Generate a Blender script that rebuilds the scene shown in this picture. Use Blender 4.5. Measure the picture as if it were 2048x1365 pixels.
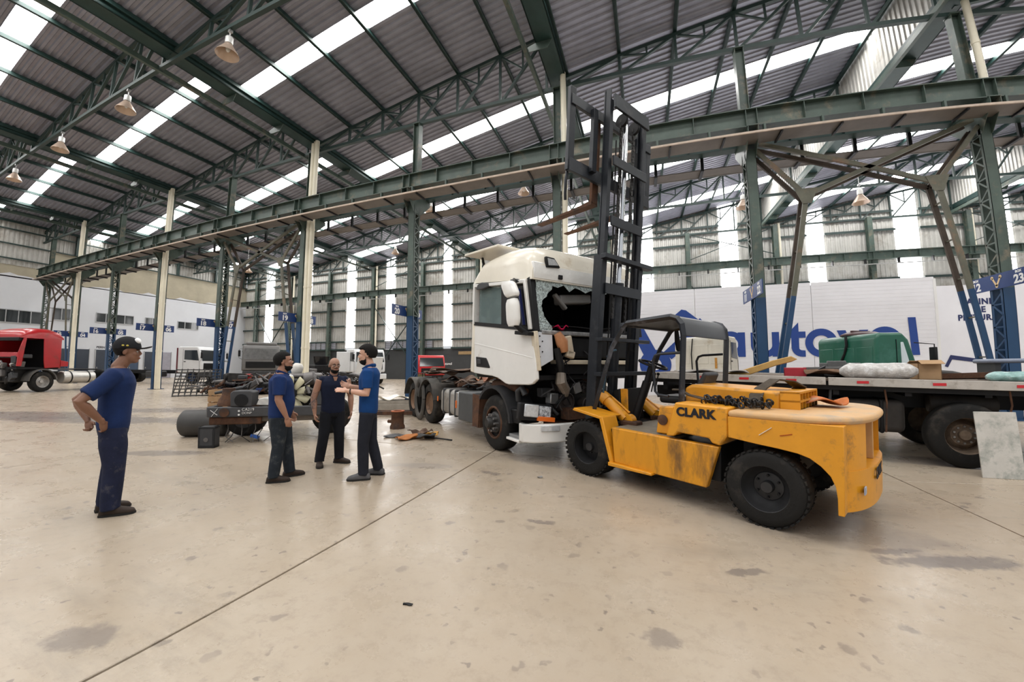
import bpy, bmesh, math, random
from mathutils import Vector, Matrix
from math import sin, cos, pi, radians, atan2, sqrt, hypot

for o in list(bpy.data.objects):
    bpy.data.objects.remove(o)
SC = bpy.context.scene
COL = SC.collection
RND = random.Random(11)

# ------------------------------------------------------------------ camera
cam_data = bpy.data.cameras.new('camera')
cam = bpy.data.objects.new('camera', cam_data)
COL.objects.link(cam)
SC.camera = cam
cam_data.type = 'PANO'                       # the photo's wide lens bends straight lines a little
cam_data.panorama_type = 'FISHEYE_LENS_POLYNOMIAL'
cam_data.fisheye_fov = pi
cam_data.sensor_fit = 'HORIZONTAL'
cam_data.sensor_width = 36.0
cam_data.sensor_height = 24.0
cam_data.fisheye_polynomial_k0 = 0.0
cam_data.fisheye_polynomial_k1 = -0.08170164
cam_data.fisheye_polynomial_k2 = 0.00110144164
cam_data.fisheye_polynomial_k3 = 4.34994439e-05
cam_data.fisheye_polynomial_k4 = -1.459875e-06
cam_data.clip_start = 0.05
cam_data.clip_end = 300
YAW, PITCH = -0.340759, 0.0653166
fwd = Vector((sin(YAW) * cos(PITCH), cos(YAW) * cos(PITCH), sin(PITCH)))
cam.location = (0, 0, 1.5)
cam.rotation_euler = fwd.to_track_quat('-Z', 'Y').to_euler()

# ------------------------------------------------------------------ daylight
world = bpy.data.worlds.new('overcast_sky')
SC.world = world
world.use_nodes = True
wn = world.node_tree.nodes
wn['Background'].inputs['Color'].default_value = (0.93, 0.96, 1.0, 1)
wn['Background'].inputs['Strength'].default_value = 0.62
SKYLIGHT = 17.0
WALLLIGHT = 8.0
SC.view_settings.view_transform = 'Standard'
SC.view_settings.look = 'None'
SC.view_settings.gamma = 1.0
SC.view_settings.use_curve_mapping = False
SC.view_settings.exposure = 0.06
SC.cycles.max_bounces = 4
SC.cycles.diffuse_bounces = 3
SC.cycles.glossy_bounces = 2
SC.cycles.transparent_max_bounces = 6
SC.cycles.caustics_reflective = False
SC.cycles.caustics_refractive = False

# ------------------------------------------------------------------ materials
MATS = {}
def mat(name, col=(.5, .5, .5), rough=.5, metal=0.0, var=.12, scale=2.5, dirt=None, amt=.5, dscale=1.2,
        bump=0.0, bscale=30.0, coat=0.0, emit=0.0, alpha=1.0, trans=0.0, stretch=None, spec=.5):
    if name in MATS:
        return MATS[name]
    m = bpy.data.materials.new(name)
    m.use_nodes = True
    nt = m.node_tree
    N, L = nt.nodes, nt.links
    b = N['Principled BSDF']
    b.inputs['Roughness'].default_value = rough
    b.inputs['Metallic'].default_value = metal
    b.inputs['Specular IOR Level'].default_value = spec if rough < .6 else min(spec, .25)
    if coat:
        b.inputs['Coat Weight'].default_value = coat
        b.inputs['Coat Roughness'].default_value = .12
    if trans:
        b.inputs['Transmission Weight'].default_value = trans
        b.inputs['IOR'].default_value = 1.05
    if alpha < 1:
        b.inputs['Alpha'].default_value = alpha
    c4 = (*col, 1)
    b.inputs['Base Color'].default_value = c4
    if emit:
        b.inputs['Emission Color'].default_value = c4
        b.inputs['Emission Strength'].default_value = emit
    if var or dirt or bump:
        tc = N.new('ShaderNodeTexCoord')
        mp = N.new('ShaderNodeMapping')
        L.new(tc.outputs['Object'], mp.inputs['Vector'])
        if stretch:
            mp.inputs['Scale'].default_value = stretch
    out = None
    if var:
        n1 = N.new('ShaderNodeTexNoise')
        n1.inputs['Scale'].default_value = scale
        n1.inputs['Detail'].default_value = 6
        n1.inputs['Roughness'].default_value = .65
        L.new(mp.outputs[0], n1.inputs['Vector'])
        mr = N.new('ShaderNodeMapRange')
        mr.inputs['From Min'].default_value = .3
        mr.inputs['From Max'].default_value = .7
        mr.inputs['To Min'].default_value = 1 - var
        mr.inputs['To Max'].default_value = 1 + var
        L.new(n1.outputs['Fac'], mr.inputs['Value'])
        mx = N.new('ShaderNodeVectorMath')
        mx.operation = 'SCALE'
        mx.inputs[0].default_value = col
        L.new(mr.outputs[0], mx.inputs['Scale'])
        out = mx.outputs[0]
    if dirt:
        n2 = N.new('ShaderNodeTexNoise')
        n2.inputs['Scale'].default_value = dscale
        n2.inputs['Detail'].default_value = 8
        n2.inputs['Roughness'].default_value = .7
        L.new(mp.outputs[0], n2.inputs['Vector'])
        rp = N.new('ShaderNodeMapRange')
        rp.inputs['From Min'].default_value = .62 - .3 * amt
        rp.inputs['From Max'].default_value = .74 - .2 * amt
        L.new(n2.outputs['Fac'], rp.inputs['Value'])
        mi = N.new('ShaderNodeMix')
        mi.data_type = 'RGBA'
        L.new(rp.outputs[0], mi.inputs[0])
        if out:
            L.new(out, mi.inputs[6])
        else:
            mi.inputs[6].default_value = c4
        mi.inputs[7].default_value = (*dirt, 1)
        out = mi.outputs[2]
    if out:
        L.new(out, b.inputs['Base Color'])
    if bump:
        n3 = N.new('ShaderNodeTexNoise')
        n3.inputs['Scale'].default_value = bscale
        n3.inputs['Detail'].default_value = 4
        L.new(mp.outputs[0], n3.inputs['Vector'])
        bp = N.new('ShaderNodeBump')
        bp.inputs['Strength'].default_value = bump
        bp.inputs['Distance'].default_value = .02
        L.new(n3.outputs['Fac'], bp.inputs['Height'])
        L.new(bp.outputs[0], b.inputs['Normal'])
    MATS[name] = m
    return m

STAINS = [(2.35, 3.55, .55, .13, .1, .75), (2.0, 3.68, .25, .06, .2, .6), (.79, 3.09, .16, .06, .3, .6), (.16, 2.22, .12, .08, 0, .5), (-2.75, 1.0, .2, .13, .5, .55), (-.87, 3.48, .16, .05, .1, .6),
          (-1.9, 4.75, .2, .07, -.3, .55), (-13.2, 4.9, 3.2, .7, .5, .7), (-13.6, 7.4, 3.0, .8, .6, .65), (-16.0, 4.3, 3.0, .9, .5, .7), (4.3, 7.1, 1.2, .35, -.2, .6), (1.45, 4.25, 1.3, .5, -.4, .35), (-7.4, 3.65, .9, .22, .5, .6),
          (-1.3, 5.6, .9, .3, -.2, .5), (-3.0, 4.75, .5, .16, .2, .35), (-9.5, 6.2, 2.0, .5, .4, .5)]
def floor_material():
    m = bpy.data.materials.new('polished_concrete')
    m.use_nodes = True
    N, L = m.node_tree.nodes, m.node_tree.links
    b = N['Principled BSDF']
    tc = N.new('ShaderNodeTexCoord')
    def noise(scale, detail, rough=.6, vec=None):
        n = N.new('ShaderNodeTexNoise')
        n.inputs['Scale'].default_value = scale
        n.inputs['Detail'].default_value = detail
        n.inputs['Roughness'].default_value = rough
        L.new(vec or tc.outputs['Object'], n.inputs['Vector'])
        return n.outputs['Fac']
    def rng(v, a, c, lo=0.0, hi=1.0):
        r = N.new('ShaderNodeMapRange')
        r.inputs['From Min'].default_value = a
        r.inputs['From Max'].default_value = c
        r.inputs['To Min'].default_value = lo
        r.inputs['To Max'].default_value = hi
        L.new(v, r.inputs['Value'])
        return r.outputs[0]
    def mixc(f, a, c):
        x = N.new('ShaderNodeMix')
        x.data_type = 'RGBA'
        L.new(f, x.inputs[0])
        for i, q in ((6, a), (7, c)):
            if isinstance(q, tuple):
                x.inputs[i].default_value = (*q, 1)
            else:
                L.new(q, x.inputs[i])
        return x.outputs[2]
    def mul(a, c):
        x = N.new('ShaderNodeMath')
        x.operation = 'MULTIPLY'
        L.new(a, x.inputs[0])
        if isinstance(c, float):
            x.inputs[1].default_value = c
        else:
            L.new(c, x.inputs[1])
        return x.outputs[0]
    c = mixc(rng(noise(.35, 6), .35, .65), (.36, .295, .228), (.445, .378, .298))
    c = mixc(rng(noise(1.7, 8, .7), .36, .86), c, (.365, .29, .21))
    c = mixc(rng(noise(9, 8, .75), .5, .8), c, (.3, .24, .18))
    # dark tyre and oil marks
    mp = N.new('ShaderNodeMapping')
    mp.inputs['Scale'].default_value = (.35, 1.6, 1)
    mp.inputs['Rotation'].default_value = (0, 0, .5)
    L.new(tc.outputs['Object'], mp.inputs['Vector'])
    c = mixc(mul(rng(noise(.55, 8, .72, mp.outputs[0]), .56, .72), .55), c, (.2, .17, .14))
    v = N.new('ShaderNodeTexVoronoi')
    v.voronoi_dimensions = '2D'
    v.inputs['Scale'].default_value = 2.6
    v.inputs['Randomness'].default_value = 1
    wob = N.new('ShaderNodeVectorMath')
    wob.operation = 'MULTIPLY_ADD'
    nz = N.new('ShaderNodeTexNoise')
    nz.inputs['Scale'].default_value = 14
    L.new(tc.outputs['Object'], nz.inputs['Vector'])
    L.new(nz.outputs['Color'], wob.inputs[0])
    wob.inputs[1].default_value = (.12, .12, 0)
    L.new(tc.outputs['Object'], wob.inputs[2])
    L.new(wob.outputs[0], v.inputs['Vector'])
    sp = N.new('ShaderNodeSeparateColor')
    L.new(v.outputs['Color'], sp.inputs[0])
    spots = mul(mul(rng(v.outputs['Distance'], .12, .075), rng(sp.outputs[0], .55, .6)), rng(noise(.9, 3), .4, .55))
    c = mixc(mul(spots, .62), c, (.17, .14, .12))
    v2 = N.new('ShaderNodeTexVoronoi')
    v2.voronoi_dimensions = '2D'
    v2.inputs['Scale'].default_value = 8
    L.new(wob.outputs[0], v2.inputs['Vector'])
    sp2 = N.new('ShaderNodeSeparateColor')
    L.new(v2.outputs['Color'], sp2.inputs[0])
    spk = mul(mul(rng(v2.outputs['Distance'], .15, .09), rng(sp2.outputs[0], .62, .66)), rng(noise(1.6, 3), .44, .58))
    c = mixc(mul(spk, .62), c, (.15, .125, .11))
    # single oil and damp stains where they lie on the floor
    for (sx_, sy_, rx_, ry_, an_, st_) in STAINS:
        m2 = N.new('ShaderNodeMapping')
        m2.vector_type = 'TEXTURE'
        m2.inputs['Location'].default_value = (sx_, sy_, 0)
        m2.inputs['Rotation'].default_value = (0, 0, an_)
        m2.inputs['Scale'].default_value = (rx_, ry_, 1)
        L.new(wob.outputs[0], m2.inputs['Vector'])
        ln = N.new('ShaderNodeVectorMath')
        ln.operation = 'LENGTH'
        L.new(m2.outputs[0], ln.inputs[0])
        ad = N.new('ShaderNodeMath')
        ad.operation = 'MULTIPLY_ADD'
        L.new(noise(3.5 / max(rx_, ry_) ** .5, 5, .7), ad.inputs[0])
        ad.inputs[1].default_value = 1.3
        L.new(ln.outputs['Value'], ad.inputs[2])
        c = mixc(mul(rng(ad.outputs[0], 1.7, 1.35), st_), c, (.13, .11, .105))
    L.new(c, b.inputs['Base Color'])
    L.new(rng(noise(2.2, 7, .7), .3, .7, .2, .42), b.inputs['Roughness'])
    b.inputs['Specular IOR Level'].default_value = .4
    bp = N.new('ShaderNodeBump')
    bp.inputs['Strength'].default_value = .06
    bp.inputs['Distance'].default_value = .02
    L.new(noise(16, 6, .7), bp.inputs['Height'])
    L.new(bp.outputs[0], b.inputs['Normal'])
    return m

def glow(name, col, strength):
    """back-lit translucent sheet: daylight coming through it"""
    if name in MATS:
        return MATS[name]
    m = bpy.data.materials.new(name)
    m.use_nodes = True
    N, L = m.node_tree.nodes, m.node_tree.links
    b = N['Principled BSDF']
    b.inputs['Base Color'].default_value = (.8, .8, .8, 1)
    b.inputs['Roughness'].default_value = .5
    b.inputs['Emission Color'].default_value = (*col, 1)
    b.inputs['Emission Strength'].default_value = strength
    MATS[name] = m
    return m

# ------------------------------------------------------------------ mesh helper
class MB:
    def __init__(s):
        s.v, s.f, s.mi = [], [], []
    def add(s, verts, faces, mi=0):
        o = len(s.v)
        s.v += [tuple(q) for q in verts]
        s.f += [tuple(i + o for i in f) for f in faces]
        s.mi += [mi] * len(faces)
        return s
    def box(s, x0, x1, y0, y1, z0, z1, mi=0):
        if x0 > x1: x0, x1 = x1, x0
        if y0 > y1: y0, y1 = y1, y0
        if z0 > z1: z0, z1 = z1, z0
        v = [(x, y, z) for z in (z0, z1) for y in (y0, y1) for x in (x0, x1)]
        return s.add(v, [(0, 2, 3, 1), (4, 5, 7, 6), (0, 1, 5, 4), (2, 6, 7, 3), (0, 4, 6, 2), (1, 3, 7, 5)], mi)
    def obox(s, c, size, M3, mi=0):
        t = MB().box(-size[0] / 2, size[0] / 2, -size[1] / 2, size[1] / 2, -size[2] / 2, size[2] / 2)
        c = Vector(c)
        return s.add([c + M3 @ Vector(q) for q in t.v], t.f, mi)
    def bar(s, p0, p1, w, h, up=(0, 0, 1), mi=0):
        p0, p1 = Vector(p0), Vector(p1)
        d = (p1 - p0)
        L = d.length
        x = d.normalized()
        u = Vector(up)
        if abs(x.dot(u)) > .98:
            u = Vector((0, 1, 0)) if abs(x.y) < .9 else Vector((1, 0, 0))
        y = u.cross(x).normalized()
        z = x.cross(y)
        M3 = Matrix((x, y, z)).transposed()
        return s.obox((p0 + p1) / 2, (L, w, h), M3, mi)
    def ring(s, c, a, b_, n):
        return [Vector(c) + a * cos(2 * pi * i / n) + b_ * sin(2 * pi * i / n) for i in range(n)]
    def loft(s, rings, caps=True, closed=True, mi=0):
        n = len(rings[0])
        v = [q for r in rings for q in r]
        f = []
        m = n if closed else n - 1
        for k in range(len(rings) - 1):
            for i in range(m):
                j = (i + 1) % n
                f.append((k * n + i, k * n + j, (k + 1) * n + j, (k + 1) * n + i))
        if caps:
            f.append(tuple(range(n - 1, -1, -1)))
            f.append(tuple((len(rings) - 1) * n + i for i in range(n)))
        return s.add(v, f, mi)
    def cyl(s, p0, p1, r0, r1=None, n=16, caps=True, mi=0):
        r1 = r0 if r1 is None else r1
        p0, p1 = Vector(p0), Vector(p1)
        x = (p1 - p0).normalized()
        u = Vector((0, 0, 1)) if abs(x.z) < .9 else Vector((1, 0, 0))
        a = u.cross(x).normalized()
        b_ = x.cross(a)
        return s.loft([s.ring(p0, a * r0, b_ * r0, n), s.ring(p1, a * r1, b_ * r1, n)], caps, mi=mi)
    def tube(s, pts, r, n=8, mi=0, caps=True, flat=1.0):
        pts = [Vector(q) for q in pts]
        rr = r if isinstance(r, (list, tuple)) else [r] * len(pts)
        rings = []
        pa = None
        for i, q in enumerate(pts):
            d = (pts[min(i + 1, len(pts) - 1)] - pts[max(i - 1, 0)])
            if d.length < 1e-9: d = Vector((0, 0, 1))
            x = d.normalized()
            if pa is None:
                u = Vector((0, 0, 1)) if abs(x.z) < .9 else Vector((1, 0, 0))
                a = u.cross(x).normalized()
            else:
                a = (pa - x * pa.dot(x)).normalized()
            pa = a
            b_ = x.cross(a)
            rings.append(s.ring(q, a * rr[i], b_ * rr[i] * flat, n))
        return s.loft(rings, caps, mi=mi)
    def lathe(s, prof, c, axis, n=28, mi=0, closed=False):
        """prof: (radius, distance along axis)"""
        x = Vector(axis).normalized()
        u = Vector((0, 0, 1)) if abs(x.z) < .9 else Vector((1, 0, 0))
        a = u.cross(x).normalized()
        b_ = x.cross(a)
        c = Vector(c)
        rings = [s.ring(c + x * h, a * max(r, 1e-4), b_ * max(r, 1e-4), n) for r, h in prof]
        if closed:
            rings.append(rings[0])
        return s.loft(rings, not closed, mi=mi)
    def prism(s, poly, a0, a1, axis='y', mi=0):
        n = len(poly)
        area = sum(poly[i][0] * poly[(i + 1) % n][1] - poly[(i + 1) % n][0] * poly[i][1] for i in range(n))
        if area < 0:
            poly = poly[::-1]
        if axis == 'y':
            A = [(p, a0, q) for p, q in poly]; B = [(p, a1, q) for p, q in poly]
            flip = a1 > a0
        elif axis == 'x':
            A = [(a0, p, q) for p, q in poly]; B = [(a1, p, q) for p, q in poly]
            flip = a1 < a0
        else:
            A = [(p, q, a0) for p, q in poly]; B = [(p, q, a1) for p, q in poly]
            flip = a1 < a0
        f = [tuple(range(n - 1, -1, -1)), tuple(range(n, 2 * n))]
        f += [(i, (i + 1) % n, n + (i + 1) % n, n + i) for i in range(n)]
        if flip:
            f = [q[::-1] for q in f]
        return s.add(A + B, f, mi)
    def sphere(s, c, r, n=14, m=9, mi=0):
        r = r if isinstance(r, (tuple, list)) else (r, r, r)
        rings = []
        for k in range(1, m):
            t = pi * k / m
            rings.append([(c[0] + r[0] * sin(t) * cos(2 * pi * i / n), c[1] + r[1] * sin(t) * sin(2 * pi * i / n), c[2] - r[2] * cos(t)) for i in range(n)])
        o = len(s.v)
        v = [q for g in rings for q in g] + [(c[0], c[1], c[2] - r[2]), (c[0], c[1], c[2] + r[2])]
        f = []
        for k in range(m - 2):
            for i in range(n):
                j = (i + 1) % n
                f.append((k * n + i, k * n + j, (k + 1) * n + j, (k + 1) * n + i))
        b0, t0 = len(v) - 2, len(v) - 1
        for i in range(n):
            j = (i + 1) % n
            f.append((b0, j, i))
            f.append((t0, (m - 2) * n + i, (m - 2) * n + j))
        return s.add(v, f, mi)
    def mesh(s, name, smooth=40):
        me = bpy.data.meshes.new(name)
        me.from_pydata(s.v, [], s.f)
        if len(set(s.mi)) > 1:
            me.polygons.foreach_set('material_index', s.mi)
        me.validate()
        if smooth:
            me.polygons.foreach_set('use_smooth', [True] * len(me.polygons))
            me.set_sharp_from_angle(angle=radians(smooth))
        me.update()
        return me
    def build(s, name, m, parent=None, bevel=0.0, smooth=40, seg=2, fix=False):
        me = s.mesh(name, smooth)
        if fix:
            bm = bmesh.new()
            bm.from_mesh(me)
            bmesh.ops.remove_doubles(bm, verts=bm.verts, dist=1e-5)
            bmesh.ops.recalc_face_normals(bm, faces=bm.faces)
            bm.to_mesh(me)
            bm.free()
        for q in (m if isinstance(m, (list, tuple)) else [m]):
            me.materials.append(q)
        return put(name, me, parent, bevel, seg)

def put(name, me, parent=None, bevel=0.0, seg=2):
    o = bpy.data.objects.new(name, me)
    COL.objects.link(o)
    if parent:
        o.parent = parent
    if bevel:
        b = o.modifiers.new('bevel', 'BEVEL')
        b.width = bevel
        b.segments = seg
        b.limit_method = 'ANGLE'
        b.angle_limit = radians(38)
        b.harden_normals = False
    return o

def tag(o, label, cat, group=None):
    o['label'] = label
    o['category'] = cat
    if group:
        o['group'] = group
    return o

def struct(o, label=None):
    o['kind'] = 'structure'
    if label:
        o['label'] = label
    return o

def stuff(o):
    o['kind'] = 'stuff'
    return o

def empty(name, loc=(0, 0, 0), rz=0.0):
    o = bpy.data.objects.new(name, None)
    o.empty_display_size = .2
    COL.objects.link(o)
    o.location = loc
    o.rotation_euler = (0, 0, rz)
    return o

def copy_tree(o, parent=None):
    c = o.copy()
    COL.objects.link(c)
    c.parent = parent
    for ch in list(o.children):
        copy_tree(ch, c)
    return c

TXT = {}
def text_mesh(body, size, bold=0.0, ext=.002, align='CENTER', space=1.0):
    key = (body, size, bold, ext, align, space)
    if key not in TXT:
        cu = bpy.data.curves.new('lettering', 'FONT')
        cu.body = body
        cu.size = size
        cu.extrude = ext
        cu.offset = bold
        cu.align_x = align
        cu.align_y = 'CENTER'
        cu.space_character = space
        cu.resolution_u = 4
        ob = bpy.data.objects.new('lettering', cu)
        me = bpy.data.meshes.new_from_object(ob)
        bpy.data.objects.remove(ob)
        TXT[key] = me
    return TXT[key]

def text(name, body, size, m, parent, loc, rot, bold=0.0, ext=.002, align='CENTER', space=1.0):
    me = text_mesh(body, size, bold, ext, align, space)
    if not me.materials:
        me.materials.append(m)
    o = put(name, me, parent)
    o.location = loc
    o.rotation_euler = rot
    return o

# palette
GREEN = mat('green_steel', (.058, .085, .07), .45, 0, .25, 1.5, dirt=(.16, .14, .1), amt=.25, dscale=2)
GREEND = mat('dark_green_steel', (.014, .04, .036), .5, 0, .2, 2)
TRUSSM = mat('truss_steel', (.02, .04, .036), .5, 0, .2, 2)
BLUEP = mat('blue_paint', (.008, .045, .115), .4, 0, .12, 2)
SIGNB = mat('sign_blue', (.012, .04, .16), .4, 0, .06, 2)
WHITEP = mat('white_print', (.85, .85, .85), .5, 0, 0)
CREAM = mat('cream_pipe', (.74, .69, .55), .4, 0, .06, 2)
SHEET = mat('galvanised_sheet', (.275, .28, .335), .42, .25, .2, .8)
SHEETW = mat('wall_sheet', (.48, .47, .44), .45, .15, .14, .8, dirt=(.3, .275, .235), amt=.3, dscale=.6)
SKY = glow('translucent_roof_sheet', (1.0, .985, .96), SKYLIGHT)
SKYW = glow('translucent_wall_sheet', (1.0, .98, .97), WALLLIGHT)
BLACKM = mat('black_metal', (.011, .011, .012), .5, .2, .25, 4, spec=.3)
RUBBER = mat('rubber', (.012, .0115, .011), .75, 0, .3, 3, dirt=(.05, .043, .036), amt=.35, dscale=2.5, bump=.15, bscale=40)
DARK = mat('dark_grey_plastic', (.035, .036, .039), .55, 0, .18, 3)
GREY = mat('grey_paint', (.2, .2, .2), .5, 0, .15, 3)
STEEL = mat('bare_steel', (.5, .5, .5), .32, .85, .12, 4)
RUST = mat('rusty_steel', (.105, .052, .031), .8, .1, .4, 5, dirt=(.05, .035, .03), amt=.5, dscale=4, bump=.2)
WHITE = mat('white_bodywork', (.8, .79, .76), .28, 0, .05, 1.5, dirt=(.55, .5, .43), amt=.12, dscale=2.5, coat=.4)
GLASSD = mat('dark_glass', (.03, .035, .038), .08, 0, 0, spec=.6)
GLASS = mat('clear_glass', (.7, .78, .78), .05, 0, 0, alpha=.28, spec=.6)
# ================================================================== the hall
S = 6.012
def CX(n): return -2.77 + S * (n - 21)       # left front edge of column n of the crane row
LOWZ, HIGHZ, SPAN, BAY = 12.15, 14.13, 11.25, 12.024
SLOPE = (HIGHZ - LOWZ) / SPAN
def XL(k): return -14.26 + BAY * k
XMIN, XMAX, YMIN, YMAX = -47.0, 33.0, -13.0, 30.95

# ---- floor
floor = struct(MB().box(XMIN - 1, XMAX + 1, YMIN - 3, YMAX + 1, -.3, -.03).build('floor', mat('joint_filler', (.06, .05, .045), .9, 0, 0)))
FLOORM = floor_material()
xe = [-48, -31.4, -19.9, -14.1, -8.3, -2.42, 3.21, 8.97, 14.7, 34]
ye = [-16, -5.7, .04, 5.79, 11.55, 17.3, 31.9]
for i in range(len(xe) - 1):
    for j in range(len(ye) - 1):
        g = .010
        MB().box(xe[i] + g, xe[i + 1] - g, ye[j] + g, ye[j + 1] - g, -.15, 0).build('concrete_slab', FLOORM, floor, bevel=.004, seg=1, smooth=0)

# ---- roof
ceiling = struct(empty('ceiling'))
def corrugated(mb, a0, a1, pitch, depth, fn):
    """ribbed profile from a0 to a1; fn(a, d) returns the two end points of that line"""
    prof = []
    n = max(1, round((a1 - a0) / pitch))
    p = (a1 - a0) / n
    for i in range(n):
        s = a0 + i * p
        prof += [(s, 0), (s + p * .36, 0), (s + p * .5, depth), (s + p * .86, depth)]
    prof.append((a1, 0))
    v = []
    for a, d in prof:
        v += fn(a, d)
    f = [(2 * i, 2 * i + 2, 2 * i + 3, 2 * i + 1) for i in range(len(prof) - 1)]
    return mb.add(v, f)

STRIPS = [(-9.2, -8.4), (-3.2, -2.4), (3.1, 4.05), (8.45, 9.15), (15.5, 16.35), (21.2, 22.1), (27.5, 28.6)]  # first two strips, unseen behind the camera, are added for light
KS = range(-3, 4)
edges = [YMIN] + [q for st in STRIPS for q in st] + [YMAX + .25]
TRY = (6.2, 12.4, 18.6, 24.75, 30.75)
roof_meshes, sky_mesh = {}, {}
zr = .16
for k in KS:
    x0, x1 = XL(k) - .35, XL(k) + SPAN + .15
    za, zb = LOWZ - .35 * SLOPE + zr, HIGHZ + .15 * SLOPE + zr
    for i in range(0, len(edges) - 1, 2):
        ya, yb = edges[i], edges[i + 1]
        key = (i,)
        if key not in roof_meshes:
            mb = MB()
            corrugated(mb, ya, yb, .26, .05, lambda a, d: [(-.35, a, -.35 * SLOPE + d), (SPAN + .15, a, (SPAN + .15) * SLOPE + d)])
            me = mb.mesh('roof_sheet', 0)
            me.materials.append(SHEET)
            roof_meshes[key] = me
        o = put('roof_sheet', roof_meshes[key], ceiling)
        o.location = (XL(k), 0, LOWZ + zr)
    for i, (ya, yb) in enumerate(STRIPS):
        if i not in sky_mesh:
            mb = MB()
            a, b_ = -.35, SPAN + .15
            mb.add([(a, ya, a * SLOPE + .02), (b_, ya, b_ * SLOPE + .02), (b_, yb, b_ * SLOPE + .02), (a, yb, a * SLOPE + .02)], [(0, 3, 2, 1)])
            me = mb.mesh('skylight_panel', 0)
            me.materials.append(SKY)
            sky_mesh[i] = me
        o = put('skylight_panel', sky_mesh[i], ceiling)
        o.location = (XL(k), 0, LOWZ + zr)

# purlins
pm = MB().box(-.045, .045, YMIN, YMAX, 0, .17)
pm.box(-.045, .075, YMIN, YMAX, 0, .025)
pme = pm.mesh('purlin', 0)
pme.materials.append(GREEND)
NP = 6
for k in KS:
    for i in range(NP + 1):
        o = put('purlin', pme, ceiling)
        x = SPAN * i / NP
        o.location = (XL(k) + x, 0, LOWZ + x * SLOPE)
# trusses: two chords, posts and diagonals
BOT = 11.72
def zt(x): return LOWZ + x * SLOPE
def member_mesh(p0, p1, w):
    me = MB().bar(p0, p1, w, w * 1.1, up=(0, 1, 0)).mesh('web_member', 0)
    me.materials.append(TRUSSM)
    return me
cm = MB()
cm.bar((-.3, 0, BOT), (SPAN + .55, 0, BOT), .13, .13, up=(0, 1, 0))
cm.bar((-.3, 0, zt(-.3) - .06), (SPAN + .1, 0, zt(SPAN + .1) - .06), .13, .12, up=(0, 1, 0))
cme = cm.mesh('roof_truss', 0)
cme.materials.append(TRUSSM)
webs = []
for i in range(NP):
    xa, xb = SPAN * i / NP, SPAN * (i + 1) / NP
    xm = (xa + xb) / 2
    zmid = (BOT + zt(xb)) / 2
    webs.append(member_mesh((xb, 0, BOT), (xb, 0, zt(xb) - .06), .085))
    webs.append(member_mesh((xa + .06, 0, BOT), (xb, 0, zt(xb) - .06), .085))
    if i > 0:
        webs.append(member_mesh((xa, 0, zt(xa) - .06), (xm, 0, zmid), .06))
        webs.append(member_mesh((xm, 0, zmid), (xm, 0, zt(xm) - .06), .06))
for k in KS:
    for y in TRY:
        t = put('roof_truss', cme, ceiling)
        t.location = (XL(k), y, 0)
        for w in webs:
            put('web_member', w, t)
# gutters between the roof steps, with the pale strut beside them and the upright cladding above
gm = MB().box(-.32, .32, YMIN, YMAX, 12.0, 12.04)
gm.box(-.32, -.28, YMIN, YMAX, 12.0, 12.34).box(.28, .32, YMIN, YMAX, 12.0, 12.3)
gme = gm.mesh('gutter', 0)
gme.materials.append(GREEND)
sm = MB().box(-.06, .06, YMIN, YMAX, 11.62, 11.80)
sme = sm.mesh('eave_strut', 0)
sme.materials.append(GREEN)
cl = MB()
corrugated(cl, YMIN, YMAX + .2, .26, .04, lambda a, d: [(d, a, 12.36), (d, a, HIGHZ + .25)])
clme = cl.mesh('step_cladding', 0)
clme.materials.append(SHEETW)
for k in KS:
    xg = XL(k) + SPAN + .42
    o = put('gutter', gme, ceiling); o.location = (xg, 0, 0)
    o = put('eave_strut', sme, ceiling); o.location = (xg - .62, 0, 0)
    o = put('step_cladding', clme, ceiling); o.location = (xg - .2, 0, 0)
    for y in TRY[:4]:
        for dy in (2.2, 4.3):
            MB().prism([(-.25, 12.02), (.25, 12.02), (.08, 11.72), (-.62, 11.72), (-.62, 11.9)], y + dy - .01, y + dy + .01, 'y').build('gutter_bracket', GREEN, ceiling, smooth=0).location.x = xg

# ---- back wall
wall_back = struct(empty('wall_back'))
wm = MB().box(XMIN, XMAX, YMAX - .02, YMAX + .2, 0, 3.04)
wm.build('masonry', mat('charcoal_wall', (.055, .058, .06), .7, 0, .1, 1.2), wall_back, smooth=0)
WSTR = [(-43.2, -41.8), (-36.6, -35.5), (-30.25, -29.05), (-25.0, -23.9), (-18.15, -17.25), (-12.1, -11.0), (-6.0, -4.9), (.05, 1.2), (6.05, 7.35), (11.9, 13.05), (17.5, 19.0), (23.5, 24.7), (29.3, 30.5)]
we = [XMIN] + [q for st in WSTR for q in st] + [XMAX]
for i in range(0, len(we) - 1, 2):
    mb = MB()
    corrugated(mb, we[i], we[i + 1], .3, .05, lambda a, d: [(a, YMAX - d, 3.04), (a, YMAX - d, 14.4)])
    mb.build('wall_sheet', SHEETW, wall_back, smooth=0)
for a, b_ in WSTR:
    mb = MB()
    mb.add([(a, YMAX - .03, 3.3), (b_, YMAX - .03, 3.3), (b_, YMAX - .03, 14.4), (a, YMAX - .03, 14.4)], [(0, 1, 2, 3)])
    mb.build('translucent_strip', SKYW, wall_back, smooth=0)
for z in (3.1, 3.95, 5.67, 7.39, 9.15, 10.86, 12.2):
    for i in range(0, len(we) - 1, 2):  # girts broken at the bright strips, imitating glare that hides them
        MB().box(we[i], we[i + 1], YMAX - .2, YMAX - .08, z - .04, z + .04).box(we[i], we[i + 1], YMAX - .22, YMAX - .2, z - .08, z + .08).build('girt', TRUSSM, wall_back, smooth=0)
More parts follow.
